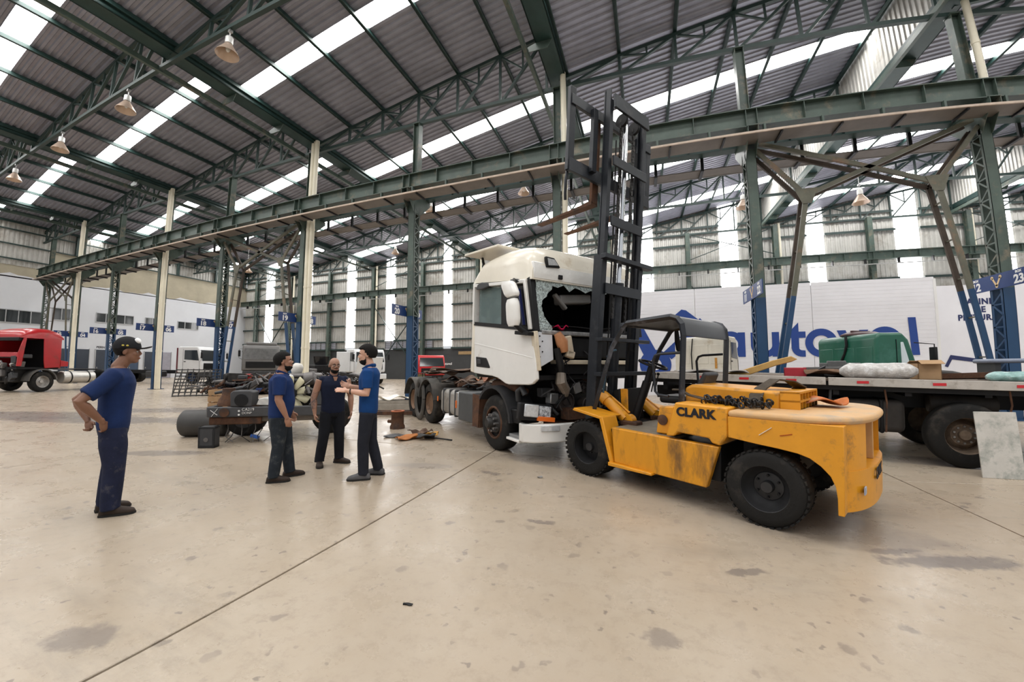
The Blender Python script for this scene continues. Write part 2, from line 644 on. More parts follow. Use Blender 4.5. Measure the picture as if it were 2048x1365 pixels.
# louvred openings low in the sheeting
for xa, xb in ((-24.9, -19.3), (-37.4, -31.5)):
    w = MB().box(xa, xb, YMAX - .12, YMAX - .07, 3.08, 3.92).build('louvre_window', mat('window_sky', (.5, .52, .6), .3, 0, 0), wall_back, smooth=0)
    for i in range(5):
        z = 3.12 + i * .19
        MB().box(xa, xb, YMAX - .2, YMAX - .13, z, z + .055).build('louvre_slat', mat('louvre_grey', (.25, .25, .27), .5, 0, .05), w, smooth=0)
    for i in range(9):
        x = xa + (xb - xa) * i / 8
        MB().box(x - .03, x + .03, YMAX - .22, YMAX - .12, 3.06, 3.94).build('louvre_mullion', GREY, w, smooth=0)
# columns along the back wall with their downpipes, the wall crane beam and crossed braces
for n in range(14, 27):
    x = CX(n) + .35
    q = MB().box(x, x + .3, 30.35, 30.42, 0, 11.75).box(x, x + .3, 30.68, 30.75, 0, 11.75)
    q.box(x + .05, x + .09, 30.38, 30.7, 8.2, 11.75)
    q.build('wall_column', GREEN, wall_back, smooth=0)
    lc = MB()
    z, s_ = .2, 0
    while z < 8.2:
        ya, yb = (30.42, 30.68) if s_ else (30.68, 30.42)
        for dx in (.04, .26):
            lc.bar((x + dx, ya, z), (x + dx, yb, z + .3), .05, .012, up=(1, 0, 0))
        z += .3; s_ ^= 1
    stuff(lc.build('lacing', GREEN, wall_back, smooth=0))
    if n % 2:
        MB().cyl((x + .45, 30.6, 0), (x + .45, 30.6, 11.9), .1, n=12).build('downpipe', CREAM, wall_back)
for n in (14, 17, 20, 22, 25):
    x0, x1 = CX(n) + .6, CX(n + 1) + .4
    for za, zb in ((.4, 7.6), (9.6, 11.6)):
        for (pa, pb) in (((x0, 30.5, za), (x1, 30.5, zb)), ((x0, 30.5, zb), (x1, 30.5, za))):
            MB().bar(pa, pb, .1 if za < 5 else .06, .05).build('cross_brace', TRUSSM, wall_back, smooth=0)

def girder(name, y, ztop, depth, xa, xb, m, side):
    root = empty(name, (0, 0, 0))
    z0 = ztop - depth
    b_ = MB().box(xa, xb, y - .16, y + .16, ztop - .025, ztop).box(xa, xb, y - .16, y + .16, z0, z0 + .025)
    b_.box(xa, xb, y - .008, y + .008, z0 + .025, ztop - .025)
    b_.box(xa, xb, y - .03, y + .03, ztop, ztop + .06)
    b_.build('beam', m, root, smooth=0)
    st = MB().box(-.008, .008, y - .15, y + .15, z0 + .026, ztop - .026).mesh('stiffener', 0)
    st.materials.append(m)
    n = 0
    for c in range(14, 27):
        for dx in (0, .3, 1.55, 3.05, 4.55):
            x = CX(c) + dx
            if xa < x < xb:
                o = put('stiffener', st, root)
                o.location.x = x
    return root
g = girder('crane_girder', 11.82, 9.09, .58, -45.4, 33, GREEN, 1)
tag(g, 'long green crane girder with stiffener ribs along the near side of the columns', 'crane girder')
WALKM = mat('walkway_plate', (.17, .155, .145), .6, .1, .15, 2)
WALKE = mat('walkway_edge', (.46, .37, .3), .55, .1, .2, 3)
def walkway(name, y0, y1, z, xa, xb, edge, edgem):
    r = empty(name)
    MB().box(xa, xb, y0, y1, z, z + .03).build('tread_plate', WALKM, r, smooth=0)
    MB().box(xa, xb, edge - .02, edge + .02, z - .01, z + .05).build('edge_bar', edgem, r, smooth=0)
    return r
w = walkway('crane_walkway', 11.36, 11.98, 8.11, -44.8, 33, 11.36, WALKE)
tag(w, 'narrow grated walkway strip hung just under the near crane girder', 'walkway')
hang = MB().box(-.03, .03, 11.62, 11.74, 8.14, 8.52).mesh('hanger', 0); hang.materials.append(GREEN)
arm = MB().bar((0, 11.38, 8.08), (.0, 12.0, 8.08), .05, .06).mesh('cross_arm', 0); arm.materials.append(BLACKM)
for i in range(52):
    x = -44.3 + i * 1.5
    o = put('hanger', hang, w); o.location.x = x
    o = put('cross_arm', arm, w); o.location.x = x + .35
g2 = girder('crane_girder', 13.0, 9.09, .58, -45.4, 33, GREEND, 1)
tag(g2, 'far crane girder running behind the green columns and the walkway', 'crane girder')
w2 = walkway('crane_walkway', 13.3, 13.85, 8.14, -44.8, 33, 13.85, GREY)
tag(w2, 'grey walkway hung on bent brackets behind the crane row', 'walkway')
cb = MB().box(-.05, .05, 13.2, 13.28, 8.12, 8.85).box(-.05, .05, 13.2, 13.9, 8.06, 8.13).mesh('bent_bracket', 0); cb.materials.append(BLACKM)
for i in range(52):
    o = put('bent_bracket', cb, w2); o.location.x = -44.3 + i * 1.5
g3 = girder('crane_girder', 30.02, 9.14, .55, -46.6, 33, GREEN, 1)
tag(g3, 'green crane girder fixed across the ribbed back wall', 'crane girder')
for n in range(14, 27):
    MB().box(CX(n) + .4, CX(n) + .6, 30.02, 30.36, 8.3, 8.59).build('support_bracket', GREEN, g3, smooth=0)
w3 = walkway('cable_rail', 29.72, 29.8, 8.2, -46.5, 33, 29.74, mat('pale_rail', (.6, .6, .58), .5, .1, .1))
tag(w3, 'thin pale conductor rail under the back wall crane girder', 'rail')
hang3 = MB().box(-.03, .03, 29.73, 29.95, 8.25, 8.6).mesh('hanger', 0); hang3.materials.append(BLACKM)
for i in range(38):
    o = put('hanger', hang3, w3); o.location.x = -45 + i * 2.0

# ---- columns of the crane row
def column(n):
    x = CX(n)
    r = empty('steel_column', (x, 12.09, 0))
    lo, hi = 3.44, 8.0
    for (za, zb, m, nm) in ((0, lo, BLUEP, 'painted_base'), (lo, hi, GREEN, 'shaft')):
        b_ = MB()
        for (ya, yb, lip) in ((0, .012, .07), (.40, .412, -.07)):
            b_.box(0, .29, ya, yb, za, zb)
            for xx in (0, .28):
                b_.box(xx, xx + .01, min(ya, ya + lip), max(yb, yb + lip), za, zb)
        b_.build(nm, m, r, smooth=0)
        lc = MB()
        z, s_ = za + .02, 0
        while z < zb - .28:
            ya, yb = (.04, .37) if s_ else (.37, .04)
            for dx in (.004, .286):
                lc.bar((dx, ya, z), (dx, yb, z + .30), .045, .01, up=(1, 0, 0))
            if not s_:
                for dx in (.004, .286):
                    lc.bar((dx, .03, z), (dx, .38, z), .04, .01, up=(1, 0, 0))
            z += .30; s_ ^= 1
        stuff(lc.build('lacing', m, r, smooth=0))
    MB().box(-.12, .41, -.1, .51, 0, .03).prism([(0, .03), (-.1, .03), (0, .35)], .1, .12, 'y').prism([(.29, .03), (.39, .03), (.29, .35)], .1, .12, 'y').build('base_plate', BLUEP, r, smooth=0)
    c = MB()
    for xx in (.0, .27):
        c.prism([(-.5, 8.5), (1.15, 8.5), (1.15, 8.35), (.45, 7.7), (-.04, 7.7), (-.5, 8.3)], xx, xx + .015, 'x')
    c.box(-.02, .31, -.5, 1.15, 8.49, 8.515)
    c.build('corbel', GREEN, r, smooth=0)
    MB().box(0.02, .04, .17, .45, 8.5, 11.7).box(.27, .29, .17, .45, 8.5, 11.7).box(.04, .27, .3, .32, 8.5, 11.7).box(.0, .31, .15, .47, 11.66, 11.7).build('upper_post', GREEN, r, smooth=0)
    if n % 2:
        for dx in ((.43, .655) if n < 20 else (.42,)):
            zb = 9.1 if n == 23 else .02
            p = MB().cyl((dx, .08, zb), (dx, .08, 12.1), .1, n=14)
            for z in ((2.2, 5.0, 7.7) if n < 23 else (10.5,)):
                p.cyl((dx, .08, z), (dx, .08, z + .09), .112, n=14)
            p.build('downpipe', CREAM, r)
    return r
ordinal = {14: 'farthest left of the row', 15: 'beside the red truck', 16: 'just behind the man in the cap', 17: 'left of the white tractor truck', 18: 'behind the scrap heap',
           19: 'above the bearded man', 20: 'behind the rear wheels of the wreck', 21: 'behind the raised forklift mast', 22: 'left of the right-hand portal brace', 23: 'at the right edge beside the flatbed'}
where = {15: 'right of the red truck roof', 16: 'above the man in the cap', 17: 'left of the white tractor truck', 18: 'above the scrap heap', 19: 'above the stocky bearded man', 20: 'left of the wrecked cab', 22: 'above the old off-white cab', 23: 'at the right edge above the flatbed'}
SIGNM = MB().box(-.012, .012, -.98, .98, -.2, .2).mesh('box_sign', 0)
SIGNM.materials.append(SIGNB)
LOGO = mat('logo_orange', (.75, .55, .3), .5, 0, 0)
for n in range(14, 24):
    r = column(n)
    pipes = (' and two cream downpipes' if n < 20 else ' and a cream downpipe') if n % 2 else ''
    tag(r, ('green lattice column with blue base%s, ' % pipes) + ordinal[n], 'column', 'columns of the crane row')
    if n in (14, 21):
        continue
    sg = put('box_sign', SIGNM)
    sg.location = (CX(n) - .03, 12.2, 3.62)
    a, b_ = '%02d' % n, '%02d' % (n - 11)
    tag(sg, 'blue sign reading box %s and box %s, %s' % (a, b_, where[n]), 'sign', 'box number signs')
    for side in (1, -1):
        rot = (pi / 2, 0, side * pi / 2)
        for num, yy in ((a, -.68), (b_, .68)):
            text('number', num, .3, WHITEP, sg, (side * .014, yy, -.06), rot, bold=.012)
            text('box_word', 'BOX', .085, WHITEP, sg, (side * .014, yy, .13), rot, bold=.004)
        lg = MB()
        for (ya, za, yb, zb) in ((-.13 , .11, 0, -.12), (0, -.12, .13, .11)):
            lg.bar((side * .015, ya, za), (side * .015, yb, zb), .05, .004, up=(1, 0, 0))
        for (yc, zc) in ((-.13, .11), (.13, .11), (0, -.12)):
            lg.lathe([(.018, 0), (.045, 0), (.045, .004), (.018, .004)], (side * .013, yc, zc), (side, 0, 0), n=14, closed=True)
        lg.build('wrench_logo', LOGO, sg, smooth=0)

# portal braces between columns
def portal(n, lab):
    xa, xb = CX(n) + .3, CX(n + 1) - .02
    r = empty('portal_brace', (xa, 12.12, 0))
    w = xb - xa
    ga, gb = (1.22, 6.38), (w - 1.2, 6.42)
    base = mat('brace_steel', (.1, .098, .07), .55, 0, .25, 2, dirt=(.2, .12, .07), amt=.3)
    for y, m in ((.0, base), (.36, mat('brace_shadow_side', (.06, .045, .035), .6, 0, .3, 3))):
        ends = [((.0, 7.95), ga), ((.1, 8.15), gb), ((w, 7.95), gb), ((w - .1, 8.15), ga)]
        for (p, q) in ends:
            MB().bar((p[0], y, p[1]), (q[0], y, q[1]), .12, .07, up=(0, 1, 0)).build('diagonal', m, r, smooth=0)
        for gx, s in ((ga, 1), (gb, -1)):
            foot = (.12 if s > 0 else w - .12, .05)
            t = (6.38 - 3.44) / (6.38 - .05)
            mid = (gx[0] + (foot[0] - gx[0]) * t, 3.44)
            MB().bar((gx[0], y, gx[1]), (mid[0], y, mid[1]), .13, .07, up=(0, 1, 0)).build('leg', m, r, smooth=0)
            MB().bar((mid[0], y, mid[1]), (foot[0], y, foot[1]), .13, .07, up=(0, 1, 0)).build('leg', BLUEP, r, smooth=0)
            if y == 0:
                MB().prism([(gx[0] - .3, gx[1] + .2), (gx[0] + .3, gx[1] + .2), (gx[0] + .12, gx[1] - .25), (gx[0] - .12, gx[1] - .25)], -.05, -.035, 'y').build('gusset', base, r, smooth=0)
                for i in range(6):
                    f = (i + .5) / 6
                    x = gx[0] + (foot[0] - gx[0]) * f
                    z = gx[1] + (foot[1] - gx[1]) * f
                    MB().bar((x, 0, z), (x, .36, z), .035, .035).build('rung', base, r, smooth=0)
    tag(r, lab, 'brace', 'portal braces')
portal(22, 'crossed steel portal brace in front of the white paint booth')
portal(18, 'crossed steel portal brace standing behind the scrap heap')
portal(14, 'crossed steel portal brace at the far left of the column row')

# ---- left wall
wl = struct(empty('wall_left'))
PLAST = mat('white_plaster', (.68, .7, .74), .8, 0, .04, .6)
MB().box(XMIN - .3, XMIN, YMIN, YMAX, 0, 8.55).build('plaster', PLAST, wl, smooth=0)
pts = [(y, 8.6 + .12 * sin(y * 1.9) + .08 * sin(y * 4.3 + 1)) for y in [YMIN + i * .5 for i in range(89)]]
poly = [(YMIN, 11.12)] + [(YMAX, 11.12)] + [(y, z) for y, z in pts[::-1]]
MB().prism(poly, XMIN - .29, XMIN + .004, 'x').build('unpainted_band', mat('beige_render', (.42, .38, .29), .85, 0, .1, 1), wl, smooth=0)
MB().prism([(YMIN, 8.5)] + [(y, z) for y, z in pts] + [(YMAX, 8.5)], XMIN - .28, XMIN + .0005, 'x').build('plaster_top', PLAST, wl, smooth=0)
mb = MB()
corrugated(mb, YMIN, YMAX, .3, .05, lambda a, d: [(XMIN - .1 + d, a, 11.1), (XMIN - .1 + d, a, 14.5)])
mb.build('wall_sheet', SHEETW, wl, smooth=0)
mb = MB()
corrugated(mb, YMIN, 12.9, .3, .05, lambda a, d: [(XMIN + .02 + d, a, 9.4), (XMIN + .02 + d, a, 14.5)])
mb.build('wall_sheet', SHEETW, wl, smooth=0)
for z in (9.9, 11.1, 12.3, 13.5):
    MB().box(XMIN + .1, XMIN + .2, YMIN, YMAX if z > 11 else 12.9, z - .05, z + .05).build('girt', TRUSSM, wl, smooth=0)
for y in (14.6, 19.0, 23.0, 27.0, 30.3):
    MB().box(XMIN + .02, XMIN + .3, y - .1, y + .1, 11.1, 13.8).build('wall_post', TRUSSM, wl, smooth=0)
FRAME = mat('aluminium_frame', (.45, .46, .47), .4, .4, .05)
def window(i, y0, y1, z0, z1, panes, lab):
    w = MB()
    t = .06
    w.box(XMIN, XMIN + .06, y0, y1, z0, z0 + t).box(XMIN, XMIN + .06, y0, y1, z1 - t, z1)
    for k in range(panes + 1):
        y = y0 + (y1 - y0) * k / panes
        w.box(XMIN, XMIN + .06, max(y0, y - t / 2), min(y1, y + t / 2), z0 + t, z1 - t)
    o = struct(w.build('window_%d' % i, FRAME, None, smooth=0))
    for k in range(panes):
        ya, yb = y0 + (y1 - y0) * k / panes + .03, y0 + (y1 - y0) * (k + 1) / panes - .03
        MB().box(XMIN + .004, XMIN + .02, ya, yb, z0 + t, z1 - t).build('pane', GLASSD, o, smooth=0)
    return o
window(1, 16.45, 19.4, 5.3, 6.22, 4, '')
window(2, 20.4, 21.6, 5.3, 6.22, 2, '')
window(3, 23.4, 25.5, 5.33, 6.15, 3, '')
window(4, 8.2, 12.8, 4.68, 5.78, 6, '')
window(5, 13.4, 14.6, 5.2, 6.3, 2, '')
def door(i, y0, y1, z1, m):
    d = struct(MB().box(XMIN, XMIN + .05, y0, y1, 0.02, z1).build('door_%d' % i, m, None, bevel=.01, smooth=0))
    MB().box(XMIN + .05, XMIN + .1, y0 + .1, y0 + .14, 1.0, 1.15).build('door_handle', STEEL, d, smooth=0)
    for y in (y0 - .05, y1):
        MB().box(XMIN, XMIN + .08, y, y + .05, 0.02, z1 + .05).build('door_frame', FRAME, d, smooth=0)
DOORG = mat('smoked_door', (.045, .055, .075), .25, 0, .1, 1)
door(1, 14.0, 16.1, 2.75, DOORG)
door(2, 16.6, 18.3, 2.75, DOORG)
door(3, 19.15, 20.0, 2.15, mat('blue_door', (.05, .08, .14), .4, 0, .1))
door(4, 20.5, 21.6, 2.7, DOORG)
door(5, 21.7, 22.9, 2.7, mat('mauve_door', (.34, .33, .38), .5, 0, .1))
text('wall_lettering', 'PERN', .27, mat('black_print', (.015, .015, .02), .6, 0, 0), wl, (XMIN + .004, 16.95, 2.97), (pi / 2, 0, pi / 2), bold=.008)
# dado of the open side of the hall: low lettering on the charcoal wall
text('wall_lettering', 'autovol', .34, WHITEP, wall_back, (-17.7, YMAX - .03, 1.55), (pi / 2, 0, 0), bold=.006)
MB().box(-16.5, -15.0, YMAX - .05, YMAX - .02, 2.45, 2.75).build('wall_plaque', mat('amber_plaque', (.4, .27, .13), .5, 0, .2, 8), wall_back, smooth=0)

# ---- white booth with the big lettering
booth = empty('paint_booth', (0, 19, 0))
BW = mat('white_lined_panel', (.88, .88, .93), .45, 0, .03, 1)
xs = [-1.6, 2.55, 7.36, 12.05]
for i in range(3):
    p = MB()
    z = 0.0
    while z < 5.0:
        h = .16
        p.add([(xs[i] + .01, 0, z), (xs[i + 1] - .01, 0, z), (xs[i + 1] - .01, 0, z + h - .012), (xs[i] + .01, 0, z + h - .012)], [(0, 1, 2, 3)])
        p.add([(xs[i] + .01, 0, z + h - .012), (xs[i + 1] - .01, 0, z + h - .012), (xs[i + 1] - .01, .008, z + h - .006), (xs[i] + .01, .008, z + h - .006)], [(0, 1, 2, 3)])
        p.add([(xs[i] + .01, .008, z + h - .006), (xs[i + 1] - .01, .008, z + h - .006), (xs[i + 1] - .01, 0, z + h), (xs[i] + .01, 0, z + h)], [(0, 1, 2, 3)])
        z += h
    p.box(xs[i] + .01, xs[i + 1] - .01, .01, .06, 0, 5.02)
    p.build('wall_panel', BW, booth, smooth=0)
MB().box(12.0, 12.1, -.03, 1.75, 0, 5.04).build('corner_trim', mat('white_trim', (.88, .88, .88), .5, 0, .02), booth, smooth=0)
MB().box(12.1, 21, 1.7, 1.76, 0, 5.0).build('wall_panel', BW, booth, smooth=0)
MB().box(-1.6, 12.1, 0.06, 8.0, 4.95, 5.0).build('roof_panel', BW, booth, smooth=0)
MB().box(12.1, 21, 1.76, 8.0, 4.9, 4.95).build('roof_panel', BW, booth, smooth=0)
INK = mat('blue_print', (.015, .06, .3), .5, 0, .03, 1)
LYC = [-.012]
def ringpoly(mb, cx, cz, r0, r1, a0=0, a1=2 * pi, n=40, sx=1.0):
    rings = [[(cx + sx * r * cos(a0 + (a1 - a0) * i / n), LYC[0], cz + r * sin(a0 + (a1 - a0) * i / n)) for r in (r0, r1)] for i in range(n + 1)]
    v = [q for g_ in rings for q in g_]
    f = [(2 * i, 2 * i + 2, 2 * i + 3, 2 * i + 1) for i in range(n)]
    f += [q[::-1] for q in f]
    mb.add(v, f[:n])
    LYC[0] -= .0006
def quad(mb, pts):
    mb.add([(x, LYC[0], z) for x, z in pts], [tuple(range(len(pts)))])
    LYC[0] -= .0006
def letter(build):
    mb = MB(); build(mb)
    o = mb.build('letter', INK, booth, smooth=0)
base_z, xh = 1.84, 3.0
cz_, ro, ri = (base_z + xh) / 2, .61, .33
letter(lambda m: (ringpoly(m, 4.0, cz_, ri, ro), quad(m, [(4.32, base_z), (4.62, base_z), (4.62, 2.97), (4.32, 2.97)])))
letter(lambda m: (ringpoly(m, 5.42, cz_ - .03, ri * .9, ro * .94, pi, 2 * pi), quad(m, [(4.85, cz_ - .03), (5.13, cz_ - .03), (5.13, 2.95), (4.85, 2.95)]), quad(m, [(5.71, base_z), (6.0, base_z), (6.0, 2.95), (5.71, 2.95)])))
letter(lambda m: (quad(m, [(6.4, 2.66), (7.05, 2.66), (7.05, 2.94), (6.3, 2.94)]), quad(m, [(6.48, 2.2), (6.78, 2.2), (6.78, 3.35), (6.48, 3.02)]), ringpoly(m, 6.9, 2.24, .13, .42, pi, 1.5 * pi, 14), quad(m, [(6.9, 1.82), (7.02, 1.82), (7.02, 2.1), (6.9, 2.11)])))
letter(lambda m: ringpoly(m, 7.65, cz_, ri, ro + .02))
letter(lambda m: (quad(m, [(8.26, 2.95), (8.6, 2.95), (8.98, 1.84), (8.72, 1.84)]), quad(m, [(9.46, 2.95), (9.12, 2.95), (8.72, 1.84), (8.98, 1.84)])))
letter(lambda m: ringpoly(m, 10.07, cz_ - .02, ri + .02, ro + .06))
letter(lambda m: quad(m, [(11.03, base_z), (11.33, base_z), (11.25, 3.43), (10.96, 3.43)]))
def emblem(m):
    ringpoly(m, .72, 1.5, .28, .72)
    quad(m, [(-.6, 3.75), (-.1, 3.95), (.75, 2.2), (.2, 1.95)])
    quad(m, [(1.1, 2.1), (1.45, 1.75), (3.15, 3.2), (2.75, 3.7)])
    quad(m, [(1.6, 3.85), (1.95, 4.15), (2.15, 4.1), (3.0, 3.35), (2.75, 3.05), (2.05, 3.6)])
    quad(m, [(-.9, 3.6), (-.5, 4.3), (.1, 4.1), (-.25, 3.45)])
letter(emblem)
for i, (s_, x, z) in enumerate((('CABINE', 14.75, 4.22), ('DE', 14.85, 3.86), ('PINTURA', 14.75, 3.5))):
    text('booth_lettering', s_, .36, mat('navy_print', (.02, .03, .12), .5, 0, 0), booth, (x, 1.69, z), (pi / 2, 0, 0), bold=.014, space=1.1)
nv = MATS['navy_print']
MB().prism([(13.3, 1.35), (13.55, 1.85), (15.3, 1.55), (15.3, 1.4), (13.6, 1.65), (13.42, 1.3)], 1.68, 1.69, 'y').build('booth_lettering', nv, booth, smooth=0)
tag(booth, 'white panelled paint booth with big blue lettering and wrench emblem', 'paint booth')

# ---- high bay lamps
lampm = MB().lathe([(.06, 0), (.09, .0), (.1, -.02), (.1, -.2), (.13, -.24), (.3, -.5), (.31, -.52), (.29, -.5), (.11, -.24), (.02, -.22)], (0, 0, 0), (0, 0, 1), n=24)
def lamp(x, y, z, label):
    r = empty('high_bay_lamp', (x, y, z))
    MB().cyl((0, 0, max(.25, BOT - z)), (0, 0, 0), .015, n=6).box(-.05, .05, -.05, .05, .2, .28).build('hook', STEEL, r)
    MB().lathe([(.02, .02), (.1, .02), (.11, 0), (.11, -.2), (.06, -.22)], (0, 0, 0), (0, 0, 1), n=18).build('ballast', mat('lamp_ballast', (.7, .7, .68), .4, .2, .05), r)
    MB().lathe([(.07, -.2), (.12, -.25), (.31, -.55), (.325, -.58), (.30, -.56), (.1, -.25)], (0, 0, 0), (0, 0, 1), n=24, closed=True).build('reflector', mat('lamp_shade', (.55, .42, .33), .35, .5, .08, 3), r)
    MB().sphere((0, 0, -.36), (.07, .07, .12)).build('bulb', mat('bulb_glass', (.85, .85, .85), .2, 0, 0), r)
    tag(r, label, 'lamp', 'high bay lamps')
for i, x in enumerate((-11.3, -17.3, -23.2, -29.2)):
    lamp(x, 6.2, 11.35, 'cone shaded high bay lamp on the near truss, %s from the right' % ('first', 'second', 'third', 'fourth')[i])
for (x, y, z, l) in ((-11.9, 18.6, 11.4, 'small cone lamp seen under the crane girder left of the box 20 post'), (-5.9, 18.6, 11.6, 'small cone lamp hanging left of the raised forklift backrest'), (4.75, 18.6, 9.3, 'cone lamp hanging beside the box 22 column head'),
                  (9.4, 18.6, 9.0, 'cone lamp hanging inside the right portal brace'), (-28.3, 18.6, 9.2, 'cone lamp hanging inside the portal brace of box 18'), (-19.2, 24.75, 11.4, 'distant cone lamp under the roof beyond the box 19 pipes')):
    lamp(x, y, z, l)
# ================================================================== vehicles
YEL = mat('forklift_yellow', (.68, .29, .012), .42, 0, .1, 2.5, dirt=(.26, .13, .03), amt=.22, dscale=3.5, coat=.12)
YELT = mat('dusty_yellow', (.60, .36, .16), .55, 0, .12, 3, dirt=(.4, .3, .2), amt=.4, dscale=3)
MASTM = mat('mast_paint', (.013, .016, .022), .42, .2, .3, 3, dirt=(.04, .04, .045), amt=.2, dscale=4)
GUARD = mat('guard_paint', (.018, .021, .028), .4, .1, .25, 3, dirt=(.12, .13, .16), amt=.2, dscale=3)

def wheel(parent, c, r, w, side, rim_m, lugs=8, hub=.34, rimr=.58, tread=True, dish=.35, sub=True):
    """wheel with its axis along local y; side = +1 / -1 gives the outer face"""
    cx, cy, cz = c
    h = w / 2
    prof = [(r * rimr, -h), (r * .8, -h), (r * .94, -h * .94), (r * .985, -h * .78), (r, -h * .6), (r, h * .6), (r * .985, h * .78), (r * .94, h * .94), (r * .8, h), (r * rimr, h)]
    t = MB().lathe(prof, (cx, cy, cz), (0, 1, 0), n=40, closed=True)
    if tread:
        for i in range(36):
            a = 2 * pi * i / 36
            for s in (-1, 1):
                M3 = Matrix.Rotation(-a, 3, 'Y')
                p = Vector((cx, cy + s * h * .72, cz)) + M3 @ Vector((r * .992, 0, 0))
                t.obox(p, (r * .045, h * .5, r * .1), M3)
    wo = t.build('wheel', RUBBER, parent, smooth=50)
    if not sub:
        MB().lathe([(.01, 0), (r * hub, 0), (r * hub, .02), (r * rimr, .05), (r * rimr, -.05)], (cx, cy + side * (h * .6), cz), (0, side, 0), n=24).build('rim', rim_m, wo)
        return wo
    d = side * h
    q = MB().lathe([(.01, h * .5), (r * .14, h * .5), (r * .16, h * .42), (r * .16, h * .05), (r * hub, h * .0), (r * (hub + .02), -h * .05), (r * rimr * .9, h * dish), (r * rimr * .98, h * .92), (r * (rimr + .02), h * .96), (r * (rimr + .02), -h * .5)], (cx, cy, cz), (0, side, 0), n=32)
    q.build('rim', rim_m, wo, smooth=35)
    for i in range(lugs):
        a = 2 * pi * (i + .5) / lugs
        x, z = cx + cos(a) * r * (hub - .07), cz + sin(a) * r * (hub - .07)
        MB().cyl((x, cy + side * (-.002), z), (x, cy + side * h * .22, z), r * .033, n=6).build('lug_nut', STEEL if lugs > 6 else BLACKM, wo, smooth=0)
    return wo

def frame(name, O, f):
    return empty(name, (O[0], O[1], 0), atan2(f[1], f[0]))

# ------------------------------------------------------------------ forklift (u forward, v to its right; local y = -v)
fl = frame('forklift', (1.063, 3.889), (-0.847, 0.531))
tag(fl, 'yellow forklift truck with raised black mast in front of the wrecked cab', 'forklift')
W = 1.76
def uz(poly, v0, v1, name, m, bevel=.012, parent=None, **k):
    return MB().prism(poly, -v0, -v1, 'y').build(name, m, parent or fl, bevel=bevel, smooth=k.get('smooth', 40))
for s, (a, b_) in ((0, (.02, .1)), (1, (W - .1, W - .02))):
    uz([(1.69, .70), (.40, .672), (.53, .235), (1.124, .25), (1.66, .27)], a, b_, 'side_skirt', mat('oily_yellow', (.66, .28, .012), .42, 0, .1, 2.5, dirt=(.2, .095, .02), amt=.45, dscale=2.4, stretch=(1.6, 1, .45)))
MB().box(.42, 2.25, -.12, -W + .12, .3, .66).build('chassis', BLACKM, fl, bevel=.01)
MB().box(.9, 1.72, -.1, -W + .1, .655, .69).build('floor_plate', mat('dirty_floor_plate', (.2, .17, .13), .6, .2, .2, 5), fl, smooth=0)
for s in (0, 1):
    def V(v): return v if s == 0 else W - v
    f = MB()
    # sloping mudguard with a turned-down rear leg
    f.prism([(2.33, .853), (1.86, .785), (1.83, .80), (1.82, .815), (2.30, .89)], -V(0), -V(.42), 'y')
    f.prism([(1.865, .785), (1.815, .815), (1.655, .25), (1.71, .235)], -V(0), -V(.3), 'y')
    f.build('mudguard', YEL, fl, bevel=.008)
    MB().prism([(1.72, .225), (1.12, .232), (1.12, .262), (1.72, .272)], -V(-.03), -V(.16), 'y').build('step', YEL, fl, bevel=.008)
    # tank box with the lettering
    uz([(.965, .705), (.85, 1.085), (.312, 1.07), (.312, .80), (.39, .684), (.47, .70), (.5, .745), (.83, .762), (.87, .715)], V(.02), V(.5), 'hood_side', YEL, .016)
    uz([(1.15, .70), (1.10, 1.01), (.93, 1.02), (.93, .70)], V(.14), V(.46), 'fuel_box', YEL, .012)
MB().lathe([(.001, 0), (.06, 0), (.06, .01), (.045, .014)], (1.06, -.135, .86), (0, 1, 0), n=20).build('filler_plate', RUST, fl)
MB().cyl((1.07, -.2, .69), (1.07, -.2, .765), .035, n=14).build('yellow_cap', YEL, fl)
# engine hood
hp = [(.98, 1.03), (.98, 1.22), (.9, 1.26), (.1, 1.225), (-.02, 1.215), (-.02, 1.0)]
MB().prism(hp, -.52, -1.24, 'y').build('engine_hood', YEL, fl, bevel=.03, seg=3)
gr = MB()
gr.box(-.19, -.02, -.5, -.53, 1.02, 1.22).box(-.19, -.02, -1.23, -1.26, 1.02, 1.22)
for z in (1.03, 1.12, 1.205):
    gr.box(-.19, -.02, -.5, -1.26, z, z + .02)
for i in range(7):
    y = -.51 - i * .123
    gr.box(-.185, -.03, y, y - .012, 1.03, 1.21)
gr.build('hood_grille', YEL, fl, smooth=0)
MB().box(-.05, -.022, -.53, -1.23, 1.03, 1.2).build('grille_shade_plate', BLACKM, fl, smooth=0)  # black plate added as the shade between the grille bars
# counterweight
def plan(n=28, rear=.50, inset=0.0, u0=.305):
    pts = [(u0, inset)]
    for i in range(n + 1):
        t = pi * i / n
        c, s_ = cos(t), sin(t)
        u = -.27 - rear * abs(s_) ** .8
        v = W / 2 - (W / 2 - inset) * math.copysign(abs(c) ** .75, c)
        pts.append((u, v))
    pts.append((u0, W - inset))
    return [(u, -v) for u, v in pts]
def clip_u(poly, umax):
    return [(min(u, umax), v) for u, v in poly]
cw = MB()
cw.prism(plan(), .985, 1.05, 'z')
cw.build('counterweight_top', YELT, fl, bevel=.03, seg=3)
cw = MB()
P1 = plan(inset=.006, rear=.555)
arch = [(.305, .99), (.305, .786), (.058, .758), (-.12, .742), (-.272, .722), (-.36, .695), (-.44, .64), (-.505, .57), (-.54, .49), (-.552, .4), (-.555, .262), (-.62, .255), (-.62, .99)]
for a, b_ in ((.008, .36), (W - .36, W - .008)):
    cw.prism(arch[:11] + [(-.60, .262), (-.60, .99)], -a, -b_, 'y')
rear_plan = [(u, v) for u, v in P1 if u < -.27]
lo = [(-.552, -.02)] + [(min(u, -.553), v) for u, v in rear_plan] + [(-.552, -W + .02)]
cw.build('counterweight_side', YEL, fl, bevel=.006, smooth=30)
